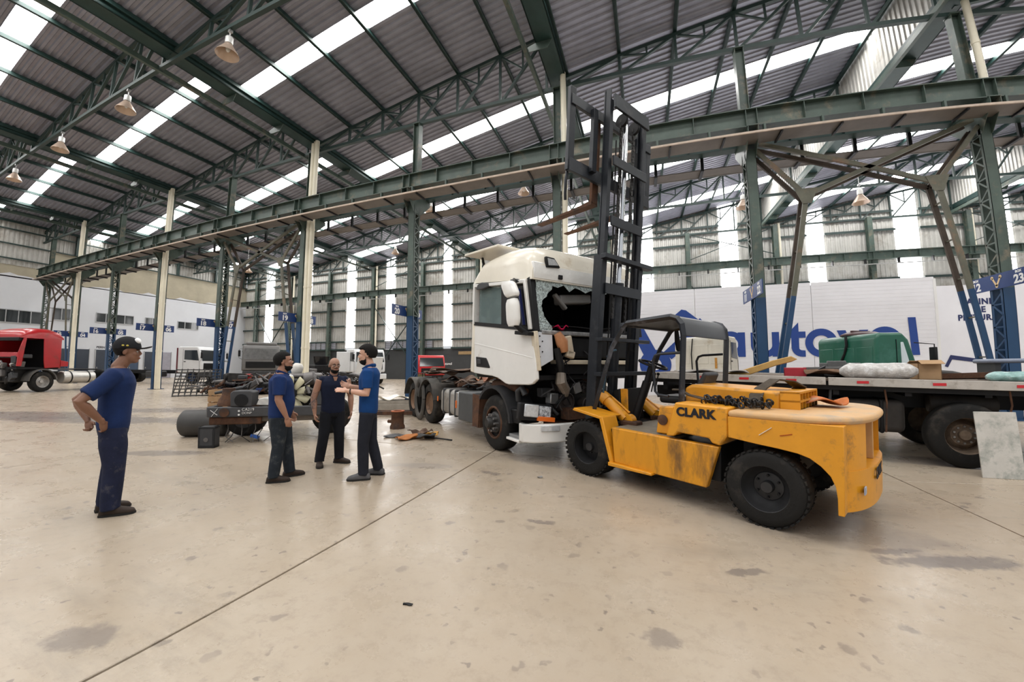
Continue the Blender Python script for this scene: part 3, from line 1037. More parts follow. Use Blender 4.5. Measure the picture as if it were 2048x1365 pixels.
def rear_block(z0, z1, vmin, vmax, rear, name, bev=.02):
    pts = []
    n = 40
    for i in range(n + 1):
        t = pi * i / n
        c, s_ = cos(t), sin(t)
        u = -.27 - rear * abs(s_) ** .8
        v = W / 2 - (W / 2 - .008) * math.copysign(abs(c) ** .75, c)
        if vmin <= v <= vmax and u < -.3:
            pts.append((u, v))
    pts = [(min(u, -.561), v) for u, v in pts]
    poly = [(-.56, pts[0][1])] + pts + [(-.56, pts[-1][1])]
    return MB().prism([(u, -v) for u, v in poly], z0, z1, 'z').build(name, YEL, fl, bevel=bev, seg=3)
rear_block(.26, .60, 0, W, .48, 'counterweight_block')
rear_block(.58, .99, 0, .42, .47, 'counterweight_post', .008)
rear_block(.58, .99, W - .42, W, .47, 'counterweight_post', .008)
MB().box(-.5, -.46, -.38, -W + .38, .58, .99).build('counterweight_recess', YELT, fl, smooth=0)
MB().box(-.7, -.5, -.86, -.9, .6, .985).build('tow_pin_plate', YELT, fl, bevel=.006)
MB().box(-.2, .3, -.4, -W + .4, .45, .98).build('counterweight_core', BLACKM, fl, smooth=0)
# wheels
wheel(fl, (0.0, -.15, .352), .352, .27, 1, mat('dark_rim', (.03, .03, .032), .45, .3, .3, 5), 6, .36, .6)
wheel(fl, (0.0, -W + .15, .352), .352, .27, -1, MATS['dark_rim'], 6, .36, .6)
wheel(fl, (2.12, -.16, .37), .37, .28, 1, MATS['dark_rim'], 6, .28, .58, dish=-.3)
wheel(fl, (2.12, -W + .16, .37), .37, .28, -1, MATS['dark_rim'], 6, .28, .58, dish=-.3)
MB().cyl((0, -.2, .352), (0, -W + .2, .352), .07, n=12).build('axle', BLACKM, fl)
MB().cyl((2.12, -.2, .37), (2.12, -W + .2, .37), .1, n=12).build('axle', BLACKM, fl)
# mast, leaning back
TILT = .085
def mp(v, h, du=0.0):
    return (2.36 + du - TILT * (h - .3), -v, h)
def mast_bar(v, du, w, d, h0, h1, name, m):
    return MB().bar(mp(v, h0, du), mp(v, h1, du), w, d, up=(1, 0, 0)).build(name, m, fl, bevel=.004, smooth=0)
for v, s in ((.42, 1), (1.36, -1)):
    # outer rail: web and two flanges
    o = MB()
    o.bar(mp(v - .04 * s, .12), mp(v - .04 * s, 3.12), .025, .15, up=(1, 0, 0))
    for du in (-.07, .07):
        o.bar(mp(v, .12, du), mp(v, 3.12, du), .1, .025, up=(1, 0, 0))
    o.build('outer_rail', MASTM, fl, smooth=0)
    i_ = MB()
    vi = v + .03 * s
    i_.bar(mp(vi - .02 * s, .5), mp(vi - .02 * s, 5.62), .022, .11, up=(1, 0, 0))
    for du in (-.05, .05):
        i_.bar(mp(vi, .5, du), mp(vi, 5.62 if du > 0 else 5.45, du), .08, .02, up=(1, 0, 0))
    i_.build('inner_rail', MASTM, fl, smooth=0)
for (h, va, vb, du, hh, dd) in ((.8, .36, 1.42, -.12, .14, .03), (1.36, .3, 1.52, -.15, .06, .12), (1.86, .3, 1.52, -.15, .05, .12), (2.62, .44, 1.34, -.1, .16, .025), (3.06, .3, 1.52, -.14, .07, .1), (3.62, .48, 1.3, -.1, .15, .03), (4.5, .46, 1.32, -.11, .15, .03), (5.4, .44, 1.34, -.11, .22, .04)):
    MB().bar(mp(va, h, du), mp(vb, h, du), dd, hh).build('cross_member', MASTM, fl, bevel=.006, smooth=0)
for v in (.88,):
    MB().cyl(mp(v, .35), mp(v, 2.72), .075, n=18).cyl(mp(v, 2.66), mp(v, 2.76), .09, n=18).build('lift_cylinder', MASTM, fl)
    MB().cyl(mp(v, 2.7), mp(v, 5.3), .045, n=16).build('cylinder_rod', mat('chrome', (.75, .76, .78), .12, 1, 0), fl)
def chain_strip(v, h0, h1, du):
    c = MB()
    h = h0; k = 0
    while h < h1:
        p = Vector(mp(v, h, du))
        if k % 2:
            c.box(p.x - .012, p.x + .012, p.y - .03, p.y + .03, p.z, p.z + .05)
        else:
            c.box(p.x - .016, p.x + .016, p.y - .02, p.y + .02, p.z, p.z + .05)
        h += .045; k += 1
    return c
stuff(chain_strip(.74, 2.2, 5.25, -.03).build('lift_chain', mat('oily_chain', (.03, .028, .027), .4, .6, .2, 8), fl, smooth=0))
stuff(chain_strip(1.06, 2.0, 5.25, -.03).build('lift_chain', MATS['oily_chain'], fl, smooth=0))
for v in (.74, 1.06):
    MB().lathe([(.02, -.025), (.1, -.025), (.1, -.015), (.08, 0), (.1, .015), (.1, .025), (.02, .025)], mp(v, 5.25, -.03), (0, 1, 0), n=22).build('chain_sheave', BLACKM, fl)
for v, r_ in ((1.17, .012), (.62, .012), (1.14, .01)):
    MB().tube([mp(v, .7, -.05), mp(v, 2.0, -.07), mp(v, 3.4, -.05), mp(v + .01, 4.9, -.02)], r_, 8).build('hydraulic_hose', BLACKM, fl)
# raised carriage with backrest and forks
cu_ = .2
def cp(v, h, du=0.0): return mp(v, h, cu_ + du)
for (v0, h0, v1, h1, w_, d_) in ((-.16, 5.32, 1.9, 5.32, .05, .16), (-.16, 4.36, 1.9, 4.36, .05, .2)):
    MB().bar(cp(v0, h0), cp(v1, h1), w_, d_).build('backrest_bar', MASTM, fl, bevel=.005, smooth=0)
for v, h0, h1 in ((-.12, 4.28, 5.52), (1.86, 4.26, 5.42)):
    MB().bar(cp(v, h0, .02), cp(v, h1, .02), .12, .06, up=(1, 0, 0)).build('backrest_upright', MASTM, fl, bevel=.005, smooth=0)
for v in (.3, 1.45):
    MB().bar(cp(v, 4.36, -.06), cp(v, 5.32, -.06), .1, .07, up=(1, 0, 0)).build('carriage_side', MASTM, fl, bevel=.005, smooth=0)
MB().tube([cp(-.12, 4.3, .05), cp(-.14, 4.15, .05), cp(-.12, 3.98, .07), cp(-.08, 3.9, .1)], .022, 8).build('carriage_hook', MASTM, fl)
for v in (.52, 1.22):
    fk = MB()
    fk.bar(cp(v, 4.0, .08), cp(v, 5.3, .08), .14, .05, up=(1, 0, 0))
    p = Vector(cp(v, 4.02, .06))
    fk.add([(p.x, p.y - .075, p.z), (p.x, p.y + .075, p.z), (p.x + 1.25, p.y + .06, p.z + .02), (p.x + 1.25, p.y - .06, p.z + .02),
            (p.x, p.y - .075, p.z - .055), (p.x, p.y + .075, p.z - .055), (p.x + 1.25, p.y + .06, p.z + .005), (p.x + 1.25, p.y - .06, p.z + .005)],
           [(0, 3, 2, 1), (4, 5, 6, 7), (0, 1, 5, 4), (1, 2, 6, 5), (2, 3, 7, 6), (3, 0, 4, 7)])
    fk.build('fork', RUST, fl, smooth=0)
# tilt cylinders, pedestal, wheel, seat, levers
for v in (.5, W - .5):
    MB().cyl((2.17, -v, 1.03), (1.80, -v, .745), .075, n=18).cyl((2.19, -v, 1.045), (2.1, -v, .975), .088, n=18).build('tilt_cylinder', YEL, fl)
    MB().lathe([(.03, -.05), (.085, -.05), (.085, .05), (.03, .05)], (1.75, -v, .735), (0, 1, 0), n=18).build('tilt_pivot', YEL, fl)
    MB().tube([(2.15, -v - .06, 1.08), (1.95, -v - .06, .95), (1.78, -v - .06, .83)], .016, 8).build('tilt_pipe', YEL, fl)
    MB().obox((1.72, -v, .70), (.26, .16, .08), Matrix.Identity(3)).build('tilt_bracket', RUST, fl, bevel=.02)
MB().prism([(1.95, .68), (2.12, .68), (2.08, 1.12), (1.98, 1.15)], -.62, -1.2, 'y').build('dash_panel', BLACKM, fl, bevel=.01)
MB().box(1.86, 1.98, -.64, -.66, .7, 1.15).build('dash_plate', YEL, fl, bevel=.02)
sc_ = MB().cyl((1.82, -.72, .68), (1.64, -.78, 1.26), .055, n=12).cyl((1.64, -.78, 1.26), (1.585, -.8, 1.46), .04, n=12)
sc_.build('steering_column', BLACKM, fl)
ax = Vector((-.34, -.05, .94)).normalized()
a_ = ax.cross(Vector((0, 1, 0))).normalized(); b__ = ax.cross(a_)
cen = Vector((1.56, -.81, 1.5))
ring = [cen + (a_ * cos(2 * pi * i / 30) + b__ * sin(2 * pi * i / 30)) * .185 for i in range(31)]
sw = MB().tube(ring, .018, 8, caps=False)
for k in range(3):
    t = 2 * pi * k / 3 + .4
    sw.bar(cen - ax * .03, cen + (a_ * cos(t) + b__ * sin(t)) * .18, .03, .014)
sw.cyl(cen - ax * .07, cen + ax * .005, .05, n=14)
sw.build('steering_wheel', BLACKM, fl)
MB().box(1.0, 1.38, -.62, -1.05, 1.0, 1.1).build('seat_cushion', BLACKM, fl, bevel=.04, seg=3)
MB().prism([(1.06, 1.1), (.98, 1.1), (.86, 1.38), (.91, 1.41)], -.86, -1.26, 'y').build('seat_backrest', mat('seat_vinyl', (.035, .038, .045), .45, 0, .1), fl, bevel=.03, seg=3)
for k in range(3):
    x = 1.75 - k * .015
    MB().tube([(x, -.98 - k * .07, 1.1), (x - .06, -.98 - k * .07, 1.35)], .009, 6).sphere((x - .06, -.98 - k * .07, 1.36), .022).build('control_lever', BLACKM, fl)
# overhead guard
gp = [(1.66, 2.015), (1.5, 2.045), (1.1, 2.062), (.98, 2.055), (.91, 2.02), (.875, 1.96), (.858, 1.83), (.835, 1.83), (.852, 1.97), (.89, 2.04), (.97, 2.082), (1.1, 2.09), (1.5, 2.075), (1.66, 2.05)]
MB().prism(gp, -.3, -1.5, 'y').build('guard_roof', GUARD, fl, bevel=.006)
for v in (.27, 1.5):
    MB().tube([(.90, -v, 1.06), (.868, -v, 1.6), (.855, -v, 1.84), (.87, -v, 1.97), (.92, -v, 2.04), (1.0, -v, 2.07), (1.6, -v, 2.045), (1.66, -v, 2.0), (1.84, -v, 1.73), (2.0, -v, 1.3), (2.16, -v, .86)], .036, 4).build('guard_post', GUARD, fl, smooth=0)
MB().bar((1.66, -.25, 2.03), (1.66, -1.52, 2.03), .06, .05).build('guard_front_bar', GUARD, fl, bevel=.006)
for v, dx in ((.3, 0), (1.47, 0)):
    MB().tube([(1.07, -v, 1.12), (1.2, -v, 1.13), (1.24, -v, 1.17), (1.26, -v, 1.55), (1.23, -v, 1.61), (1.17, -v, 1.63), (.9, -v, 1.64)], .017, 8).build('hand_rail', MASTM, fl)
MB().tube([(2.05, -.34, 1.1), (1.96, -.34, 1.62), (1.9, -.34, 1.68), (1.82, -.34, 1.7)], .014, 8).build('hand_rail', mat('blue_rail', (.08, .16, .24), .35, .3, .1), fl)
MB().tube([(1.5, -1.38, 2.0), (1.5, -1.4, 1.85), (1.48, -1.42, 1.72), (1.46, -1.4, 1.68)], [.03, .04, .05, .02], 8).build('hanging_glove', BLACKM, fl)
BLK = mat('black_print', (.015, .015, .02), .6, 0, 0)
text('brand_lettering', 'CLARK', .125, BLK, fl, (.63, -.014, .985), (pi / 2, 0, pi), bold=.006, space=1.05)
text('brand_lettering', 'CLARK', .13, BLK, fl, (-.752, -.75, .52), (pi / 2, 0, -pi / 2), bold=.006)
MB().box(-.835, -.825, -.1, -.18, .40, .46).build('sticker', mat('sticker_blue', (.35, .42, .55), .4, 0, .3, 30), fl, smooth=0).location = (.13, -.16, 0)

SCR = mat('bare_scratch', (.7, .62, .5), .6, 0, .2, 30)
MB().bar((.03, -.004, .845), (-.075, -.004, .925), .006, .012, up=(0, 1, 0)).build('paint_scratch', SCR, fl, smooth=0)
MB().bar((-.14, -.004, .86), (-.235, -.004, .885), .006, .006, up=(0, 1, 0)).build('paint_scratch', mat('red_scratch', (.35, .05, .01), .6, 0, 0), fl, smooth=0)
# ---- things lying on the forklift
def heap_rope(pts, r, n, jit, seed, name, m, label, cat, parent=None, flat=1.0):
    rr = random.Random(seed)
    out = []
    for k in range(n):
        a, b_ = rr.choice(pts), rr.choice(pts)
        out.append((a[0] + rr.uniform(-jit, jit), a[1] + rr.uniform(-jit, jit), a[2] + abs(rr.uniform(0, jit * .5))))
    return out
def lay(name, m, label, cat, mb, loc=(0, 0, 0), rz=0, bevel=0, smooth=50, group=None):
    o = mb.build(name, m, None, bevel=bevel, smooth=smooth)
    o.location = loc
    o.rotation_euler = (0, 0, rz)
    tag(o, label, cat, group)
    return o
FO, FR = (1.063, 3.889, 0), atan2(.531, -.847)
def crumple(nx, ny, sx, sy, h, seed, thick=.012, drape=None):
    """a stiff crumpled sheet with thickness"""
    rr = random.Random(seed)
    ph = [rr.uniform(0, 6.28) for _ in range(8)]
    fr = [rr.uniform(2, 7) for _ in range(8)]
    def zf(x, y):
        s_ = 0
        for i in range(4):
            s_ += sin(x * fr[i] / sx * 1.6 + y * fr[i + 4] / sy * 1.3 + ph[i]) / (1 + .5 * i)
        return h * (.55 + .35 * s_ / 2)
    top = []
    for j in range(ny + 1):
        for i in range(nx + 1):
            x = -sx / 2 + sx * i / nx
            y = -sy / 2 + sy * j / ny
            e = 1 + .12 * sin(4 * x / sx + ph[6]) 
            z = max(thick, zf(x, y)) + (drape(x, y) if drape else 0)
            top.append((x * (1 + .06 * sin(7 * y / sy + ph[5])), y * e, z))
    n = len(top)
    v = top + [(x, y, z - thick) for x, y, z in top]
    f = []
    w_ = nx + 1
    for j in range(ny):
        for i in range(nx):
            a = j * w_ + i
            f.append((a, a + 1, a + 1 + w_, a + w_))
            f.append((n + a, n + a + w_, n + a + 1 + w_, n + a + 1))
    edge = [i for i in range(w_)] + [w_ * (j + 1) - 1 + 0 for j in range(1, ny + 1)] + [ny * w_ + i for i in range(nx - 1, -1, -1)] + [j * w_ for j in range(ny - 1, 0, -1)]
    for k in range(len(edge)):
        a, b_ = edge[k], edge[(k + 1) % len(edge)]
        f.append((b_, a, n + a, n + b_))
    return MB().add(v, f)
STRAPM = mat('old_webbing', (.075, .06, .045), .9, 0, .3, 14, bump=.3, bscale=90)
def strap(pts, w, seed, th=.012):
    mb = MB()
    pts = [Vector(p) for p in pts]
    prev = None
    rings = []
    for i, p in enumerate(pts):
        d = (pts[min(i + 1, len(pts) - 1)] - pts[max(i - 1, 0)]).normalized()
        side = d.cross(Vector((0, 0, 1)))
        side = side.normalized() if side.length > .1 else Vector((1, 0, 0))
        nrm = side.cross(d)
        rings.append([p + side * w / 2 + nrm * th, p - side * w / 2 + nrm * th, p - side * w / 2 - nrm * th * .1, p + side * w / 2 - nrm * th * .1])
    return mb.loft(rings)
lay('webbing_strap', STRAPM, 'dirty brown webbing strap trailing along the forklift hood', 'strap',
    strap([(1.02, -.3, 1.2), (.95, -.33, 1.2), (.85, -.36, 1.14), (.7, -.38, 1.11), (.55, -.36, 1.1), (.42, -.34, 1.1), (.3, -.36, 1.09)], .12, 1), FO, FR)
lay('webbing_strap', STRAPM, 'dark strap looped over the rear of the forklift hood', 'strap',
    strap([(.18, -.42, 1.08), (.2, -.5, 1.17), (.18, -.6, 1.24), (.1, -.8, 1.33), (0, -.95, 1.31), (-.06, -1.1, 1.24), (-.02, -1.2, 1.22)], .13, 2), FO, FR)
rr = random.Random(5)
chain = MB()
for k in range(70):
    u, v = .62 - .6 * rr.random(), .28 + rr.uniform(-.1, .14)
    z = 1.085 + rr.uniform(0, .06) * (1 if k % 3 else .3)
    ax_ = Vector((rr.uniform(-1, 1), rr.uniform(-1, 1), rr.uniform(-.6, .6))).normalized()
    b1 = ax_.orthogonal().normalized(); b2 = ax_.cross(b1)
    pts = [Vector((u, -v, z)) + b1 * .034 * cos(2 * pi * i / 10) + b2 * .022 * sin(2 * pi * i / 10) for i in range(11)]
    chain.tube(pts, .0085, 6, caps=False)
ch = lay('lashing_chain', mat('dark_chain', (.03, .028, .028), .42, .6, .3, 9), 'tangled heap of dark steel chain on the forklift hood', 'chain', chain, FO, FR)
lay('crumpled_rag', mat('orange_rag', (.55, .17, .05), .75, 0, .3, 6, dirt=(.4, .33, .26), amt=.35, dscale=6), 'crumpled orange rag behind the forklift hood grille', 'rag',
    crumple(20, 16, .55, .42, .11, 4), (1.063 + .847 * .2 + .531 * 1.05, 3.889 - .531 * .2 + .847 * 1.05, 1.06), FR)
# ------------------------------------------------------------------ wrecked white truck (u forward, v towards the camera side; local y = -v)
tr = frame('wrecked_truck', (-2.462, 5.929), (.787, -.617))
tag(tr, 'wrecked white tractor truck with smashed windscreen and open front', 'truck')
IVORY = mat('ivory_roof', (.78, .73, .62), .3, 0, .06, 1.5, dirt=(.6, .52, .4), amt=.15, dscale=2, coat=.35)
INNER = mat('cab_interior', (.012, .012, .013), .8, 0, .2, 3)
def tz(poly, v0, v1, name, m, bevel=.01, parent=None, smooth=40):
    return MB().prism(poly, -v0, -v1, 'y').build(name, m, parent or tr, bevel=bevel, smooth=smooth)
RIMW = mat('brown_rim', (.2, .12, .075), .6, .3, .3, 5, dirt=(.06, .045, .035), amt=.4, dscale=5)
RIMD = mat('black_hub', (.035, .033, .032), .5, .3, .3, 5)
fw = wheel(tr, (0, .17, .475), .475, .3, 1, RIMD, 8, .42, .6, tread=False, dish=-.2)
MB().lathe([(.01, .16), (.07, .16), (.085, .14), (.09, .02), (.17, .0), (.19, -.02), (.2, -.1)], (0, .03, .475), (0, -1, 0), n=28).build('hub', RIMD, fw)
for i in range(10):
    a = 2 * pi * i / 10
    MB().cyl((.14 * cos(a), .04, .475 + .14 * sin(a)), (.14 * cos(a), -.06, .475 + .14 * sin(a)), .02, n=6).build('wheel_stud', STEEL, fw, smooth=0)
MB().lathe([(.245, .0), (.285, 0), (.285, .03), (.27, .045), (.25, .04)], (0, .05, .475), (0, -1, 0), n=32, closed=True).build('rim_flange', RUST, fw)
wheel(tr, (0, 2.28, .475), .475, .3, -1, RIMD, 8, .42, .6, tread=False, dish=-.2, sub=False)
for u in (-3.46, -4.79):
    wheel(tr, (u, .2, .5), .5, .3, 1, RIMW, 10, .3, .62, tread=False, dish=-.9)
    wheel(tr, (u, 2.2, .5), .5, .5, -1, RIMW, 10, .3, .62, tread=False, sub=False)
    MB().cyl((u, .3, .5), (u, 2.1, .5), .09, n=10).build('axle', RUST, tr)
    # half-round mudguard
    pts = [(u + .6 * cos(a), .52 + .62 * sin(a)) for a in [radians(10 + i * 16) for i in range(11)]]
    pin = [(u + .57 * cos(a), .52 + .59 * sin(a)) for a in [radians(10 + i * 16) for i in range(11)]]
    MB().prism(pts + pin[::-1], -.04, .58, 'y').build('mudguard', mat('mudguard_plastic', (.07, .066, .06), .65, 0, .2, 4, dirt=(.13, .115, .1), amt=.4), tr, smooth=40)
ring = [(-4.12 + .32 * cos(a), .03, .58 + .5 * sin(a)) for a in [2 * pi * i / 24 for i in range(25)]]
MB().tube(ring, .045, 8, caps=False, flat=2.0).build('torn_mudguard_ring', MATS['mudguard_plastic'], tr)
for v in (.78, 1.62):
    MB().box(-5.7, .9, v, v + .08, .72, 1.0).build('chassis_rail', RUST, tr, bevel=.006)
for u in (-5.4, -4.1, -2.7, -1.3):
    MB().box(u, u + .12, .8, 1.7, .74, .98).build('cross_member', RUST, tr, smooth=0)
# tank and battery box
TANK = mat('dusty_aluminium', (.36, .345, .32), .45, .35, .15, 3, dirt=(.2, .18, .15), amt=.3)
MB().box(-2.6, -1.62, .02, .66, .37, .93).build('fuel_tank', TANK, tr, bevel=.1, seg=4)
for u in (-2.42, -2.05, -1.75):
    MB().box(u, u + .07, .005, .68, .355, .945).build('tank_strap', DARK, tr, bevel=.1, seg=4)
MB().box(-1.68, -1.54, .01, .6, .4, .9).build('step_frame', STEEL, tr, bevel=.02)
MB().box(-1.66, -1.6, .0, .02, .56, .72).build('side_marker', mat('amber_lens', (.75, .16, .02), .25, 0, .05), tr, bevel=.005)
MB().box(-2.74, -2.7, .0, .02, .62, .74).build('side_marker', MATS['amber_lens'], tr, bevel=.005)
MB().box(-1.53, -.82, .01, .7, .335, .92).build('battery_box', mat('battery_box_plastic', (.06, .064, .066), .5, 0, .15, 4), tr, bevel=.025)
MB().prism([(-.82, .3), (-.58, .3), (-.52, .9), (-.82, .92)], 0, -.5 + .52, 'y').box(-.82, -.55, .02, .5, .3, .9).build('wheel_arch_liner', RUST, tr, smooth=0)
fp = [(.62 * cos(a), .5 + .62 * sin(a)) for a in [radians(4 + i * 14) for i in range(11)]]
fi = [(.57 * cos(a), .5 + .57 * sin(a)) for a in [radians(4 + i * 14) for i in range(11)]]
MB().prism(fp + fi[::-1], -.03, .5, 'y').build('front_wheel_arch', mat('black_arch', (.03, .03, .032), .6, 0, .2, 4), tr)
# cab
door = [(-.787, 1.325), (-.4, 1.30), (-.05, 1.285), (.16, 1.255), (.3, 1.21), (.42, 1.17), (.524, 1.157), (1.1, 1.18), (1.2, 1.2), (1.31, 1.27), (1.29, 1.56), (1.25, 1.8), (1.19, 2.03), (.2, 2.16), (-.771, 2.31)]
dr = tz(door, .0, -.06, 'door', WHITE, .015)
crease = MB()
crease.prism([(-.77, 1.93), (1.22, 1.60), (1.22, 1.585), (-.77, 1.90)], .008, -.004, 'y')
crease.build('door_crease', WHITE, dr, bevel=.004)
fr_ = [((-.771, 2.30), (-.735, 3.11), .13), ((-.74, 3.06), (1.08, 2.8), .13), ((1.04, 2.83), (1.19, 2.03), .15)]
for p, q, w_ in fr_:
    MB().bar((p[0], .03, p[1]), (q[0], .03, q[1]), .06, w_, up=(0, 1, 0)).build('window_frame', WHITE, dr, bevel=.01)
MB().bar((-.77, .01, 2.31), (1.2, .01, 2.04), .07, .045, up=(0, 1, 0)).build('belt_seal', BLACKM, dr, smooth=0)
tz([(-.66, 2.33), (-.62, 2.99), (.2, 2.885), (.2, 2.2)], -.045, -.055, 'door_glass', mat('door_glass', (.2, .27, .27), .06, 0, 0, alpha=.55, spec=.7), 0, dr)
tz([(.22, 2.17), (.22, 2.88), (.95, 2.77), (1.06, 2.1)], -.03, -.05, 'quarter_panel', BLACKM, .01, dr)
MB().bar((.86, -.006, 2.72), (1.0, -.006, 2.12), .02, .05, up=(0, 1, 0)).build('blue_trim', mat('navy_plastic', (.03, .04, .16), .25, 0, 0), dr, bevel=.004)
tz([(-.686, 1.648), (-.265, 1.615), (-.21, 1.56), (-.114, 1.434), (-.16, 1.425), (-.662, 1.452)], .012, -.01, 'handle_recess', BLACKM, .012, dr)
tz([(-.6, 1.6), (-.47, 1.59), (-.45, 1.5), (-.6, 1.505)], .026, .0, 'door_handle', DARK, .01, dr)
# weather shields above the window
MB().prism([(-.62, 2.96), (-.55, 3.05), (-.38, 3.06), (-.12, 3.0), (-.1, 2.93), (-.35, 2.92)], -.05, .01, 'y').build('lamp_cover', DARK, dr, bevel=.015)
MB().prism([(.58, 2.86), (.66, 2.91), (.85, 2.88), (.9, 2.82), (.72, 2.82)], -.05, .01, 'y').build('lamp_cover', DARK, dr, bevel=.015)
# mirrors
for (z0, z1, u0, u1, sk) in ((2.545, 2.80, .75, 1.1, .08), (2.09, 2.51, .86, 1.16, .02)):
    m_ = MB()
    rings = []
    for k in range(9):
        t = k / 8
        z = z0 + (z1 - z0) * t
        g_ = 1 - abs(2 * t - 1) ** 5 * .25
        uc, uw = (u0 + u1) / 2 - sk * (t - .5) * 2, (u1 - u0) / 2 * g_
        rings.append([(uc + uw * math.copysign(abs(cos(a)) ** .5, cos(a)), -.22 + .065 * g_ * math.copysign(abs(sin(a)) ** .7, sin(a)), z) for a in [2 * pi * i / 16 for i in range(16)]])
    m_.loft(rings)
    m_.build('mirror', WHITE, tr, smooth=60)
MB().tube([(1.05, -.2, 2.12), (1.1, -.12, 2.03), (1.12, -.02, 1.98)], .05, 10).obox((1.08, -.06, 1.98), (.38, .12, .06), Matrix.Rotation(.12, 3, 'Y')).build('mirror_arm', BLACKM, tr, bevel=.01)
MB().tube([(1.0, -.2, 2.75), (.85, -.1, 2.86), (.75, -.02, 2.88)], .025, 8).build('mirror_arm', BLACKM, tr)
# shell behind and around the door
tz([(-.95, 1.35), (-.79, 1.33), (-.74, 3.14), (-.82, 3.16)], .0, -.1, 'cab_rear_corner', IVORY, .02)
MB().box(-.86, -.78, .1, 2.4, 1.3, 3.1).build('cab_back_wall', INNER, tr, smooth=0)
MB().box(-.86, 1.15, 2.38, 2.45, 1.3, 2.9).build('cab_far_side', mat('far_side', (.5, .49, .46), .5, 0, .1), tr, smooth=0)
MB().box(-.8, 1.12, 2.34, 2.38, 1.3, 2.95).build('cab_black_liner', INNER, tr, smooth=0)  # black sheet added to put shade into the cab's far inside
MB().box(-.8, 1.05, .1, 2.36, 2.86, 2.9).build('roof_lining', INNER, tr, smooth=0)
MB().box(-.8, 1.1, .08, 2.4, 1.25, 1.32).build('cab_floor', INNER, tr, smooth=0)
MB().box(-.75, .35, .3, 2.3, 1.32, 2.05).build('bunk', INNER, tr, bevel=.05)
# high roof
def zlow(u): return 3.14 - .159 * (u + .743)
prof = [(-.84, 3.16, .55), (-.80, 3.22, .8), (-.62, 3.42, .94), (-.46, 3.54, .98), (-.1, 3.56, 1), (.36, 3.545, 1), (.7, 3.5, 1), (.92, 3.44, 1), (1.08, 3.36, 1), (1.17, 3.24, 1), (1.2, 3.1, 1.0)]
rings = []
for u, z1, w_ in prof:
    z0 = zlow(u) - .02
    hw = 1.225 * (0.96 + .04 * w_)
    rings.append([(u, 1.225 - hw * math.copysign(abs(cos(t)) ** .3, cos(t)), z0 + max(.03, z1 - z0) * abs(sin(t)) ** .42) for t in [pi * i / 26 for i in range(27)]])
# front brow
rings.append([(1.21, p[1], min(p[2], 2.86 + (p[2] - 2.83) * .8)) for p in rings[-1]])
MB().loft(rings).build('cab_roof', IVORY, tr, smooth=50)
MB().prism([(1.0, 2.86), (1.215, 2.82), (1.23, 2.95), (1.2, 3.1), (1.0, 3.1)], .02, 2.43, 'y').build('roof_brow', mat('white_dented', (.78, .78, .76), .2, 0, .05, 4, coat=.5, bump=.6, bscale=5), tr, bevel=.02)
tl = MB().prism([(-.26, 3.02), (-.535, 3.045), (-.41, 3.185), (-.24, 3.19)], 1.19, 1.245, 'x')
o = tl.build('top_headlamp', BLACKM, tr, bevel=.012)
o.scale = (1, -1, 1)
q = MB().prism([(-.29, 3.05), (-.48, 3.07), (-.4, 3.155), (-.27, 3.16)], 1.245, 1.256, 'x').build('lamp_lens', mat('lamp_lens', (.6, .62, .64), .1, .3, .2, 20), o)
MB().box(1.2, 1.25, .5, .58, 2.86, 2.93).build('camera_clip', BLACKM, tr, bevel=.01)
wg = MB().obox((-.55, .5, 3.72), (1.42, 1.0, .05), Matrix.Rotation(.13, 3, 'Y'))
wg.build('roof_wing', IVORY, tr, bevel=.015)
MB().bar((-.8, .3, 3.2), (-1.0, .3, 3.74), .04, .03).bar((-.7, .35, 3.3), (-1.1, .35, 3.7), .03, .03).build('wing_stay', BLACKM, tr, smooth=0)
# windscreen opening: black A pillar, shards of glass, dashboard
MB().bar((1.10, .05, 2.86), (1.235, .05, 2.0), .1, .1, up=(0, 1, 0)).build('a_pillar', BLACKM, tr, bevel=.01)
MB().bar((1.14, 2.38, 2.86), (1.24, 2.38, 2.0), .1, .1, up=(0, 1, 0)).build('a_pillar', BLACKM, tr, bevel=.01)
SHARD = mat('crazed_glass', (.42, .5, .5), .2, 0, .6, 26, dirt=(.04, .05, .05), amt=.45, dscale=60, bump=.8, bscale=70)
sh = MB()
rs = random.Random(3)
edge = []
for i in range(22):
    t = i / 21
    z = 2.84 - t * .82
    wdt = .33 - .2 * min(1, t * 2.2) + .05 * sin(t * 9) + rs.uniform(-.02, .02)
    if t > .8: wdt += (t - .8) * .7
    edge.append((z, wdt))
v_, f_ = [], []
for i, (z, wdt) in enumerate(edge):
    u = 1.17 + (2.84 - z) * .085
    for (j, fr2) in enumerate((0, .5, 1)):
        v_.append((u + rs.uniform(-.008, .008), .09 + wdt * fr2, z))
for i in range(len(edge) - 1):
    for j in range(2):
        a = i * 3 + j
        f_.append((a, a + 1, a + 4, a + 3))
sh.add(v_, f_)
so = sh.build('windscreen_shard', SHARD, tr, smooth=0)
mod = so.modifiers.new('thick', 'SOLIDIFY'); mod.thickness = .006
sh = MB()
n = 0
v_, f_ = [], []
for i in range(15):
    y = .4 + i * .12
    v_ += [(1.18, y, 2.84), (1.19, y, 2.80 - .07 * abs(sin(i * 1.7)) - .05 * (i % 3 == 0))]
for i in range(14):
    f_.append((2 * i, 2 * i + 2, 2 * i + 3, 2 * i + 1))
sh.add(v_, f_)
so = sh.build('windscreen_shard', SHARD, tr, smooth=0)
mod = so.modifiers.new('thick', 'SOLIDIFY'); mod.thickness = .006
MB().box(.55, 1.1, .12, 2.35, 1.95, 2.12).build('dashboard', mat('dash_cloth', (.02, .02, .022), .7, 0, .4, 8, bump=.5, bscale=12), tr, bevel=.05, seg=3)
cr = crumple(18, 14, .55, 1.3, .12, 8)
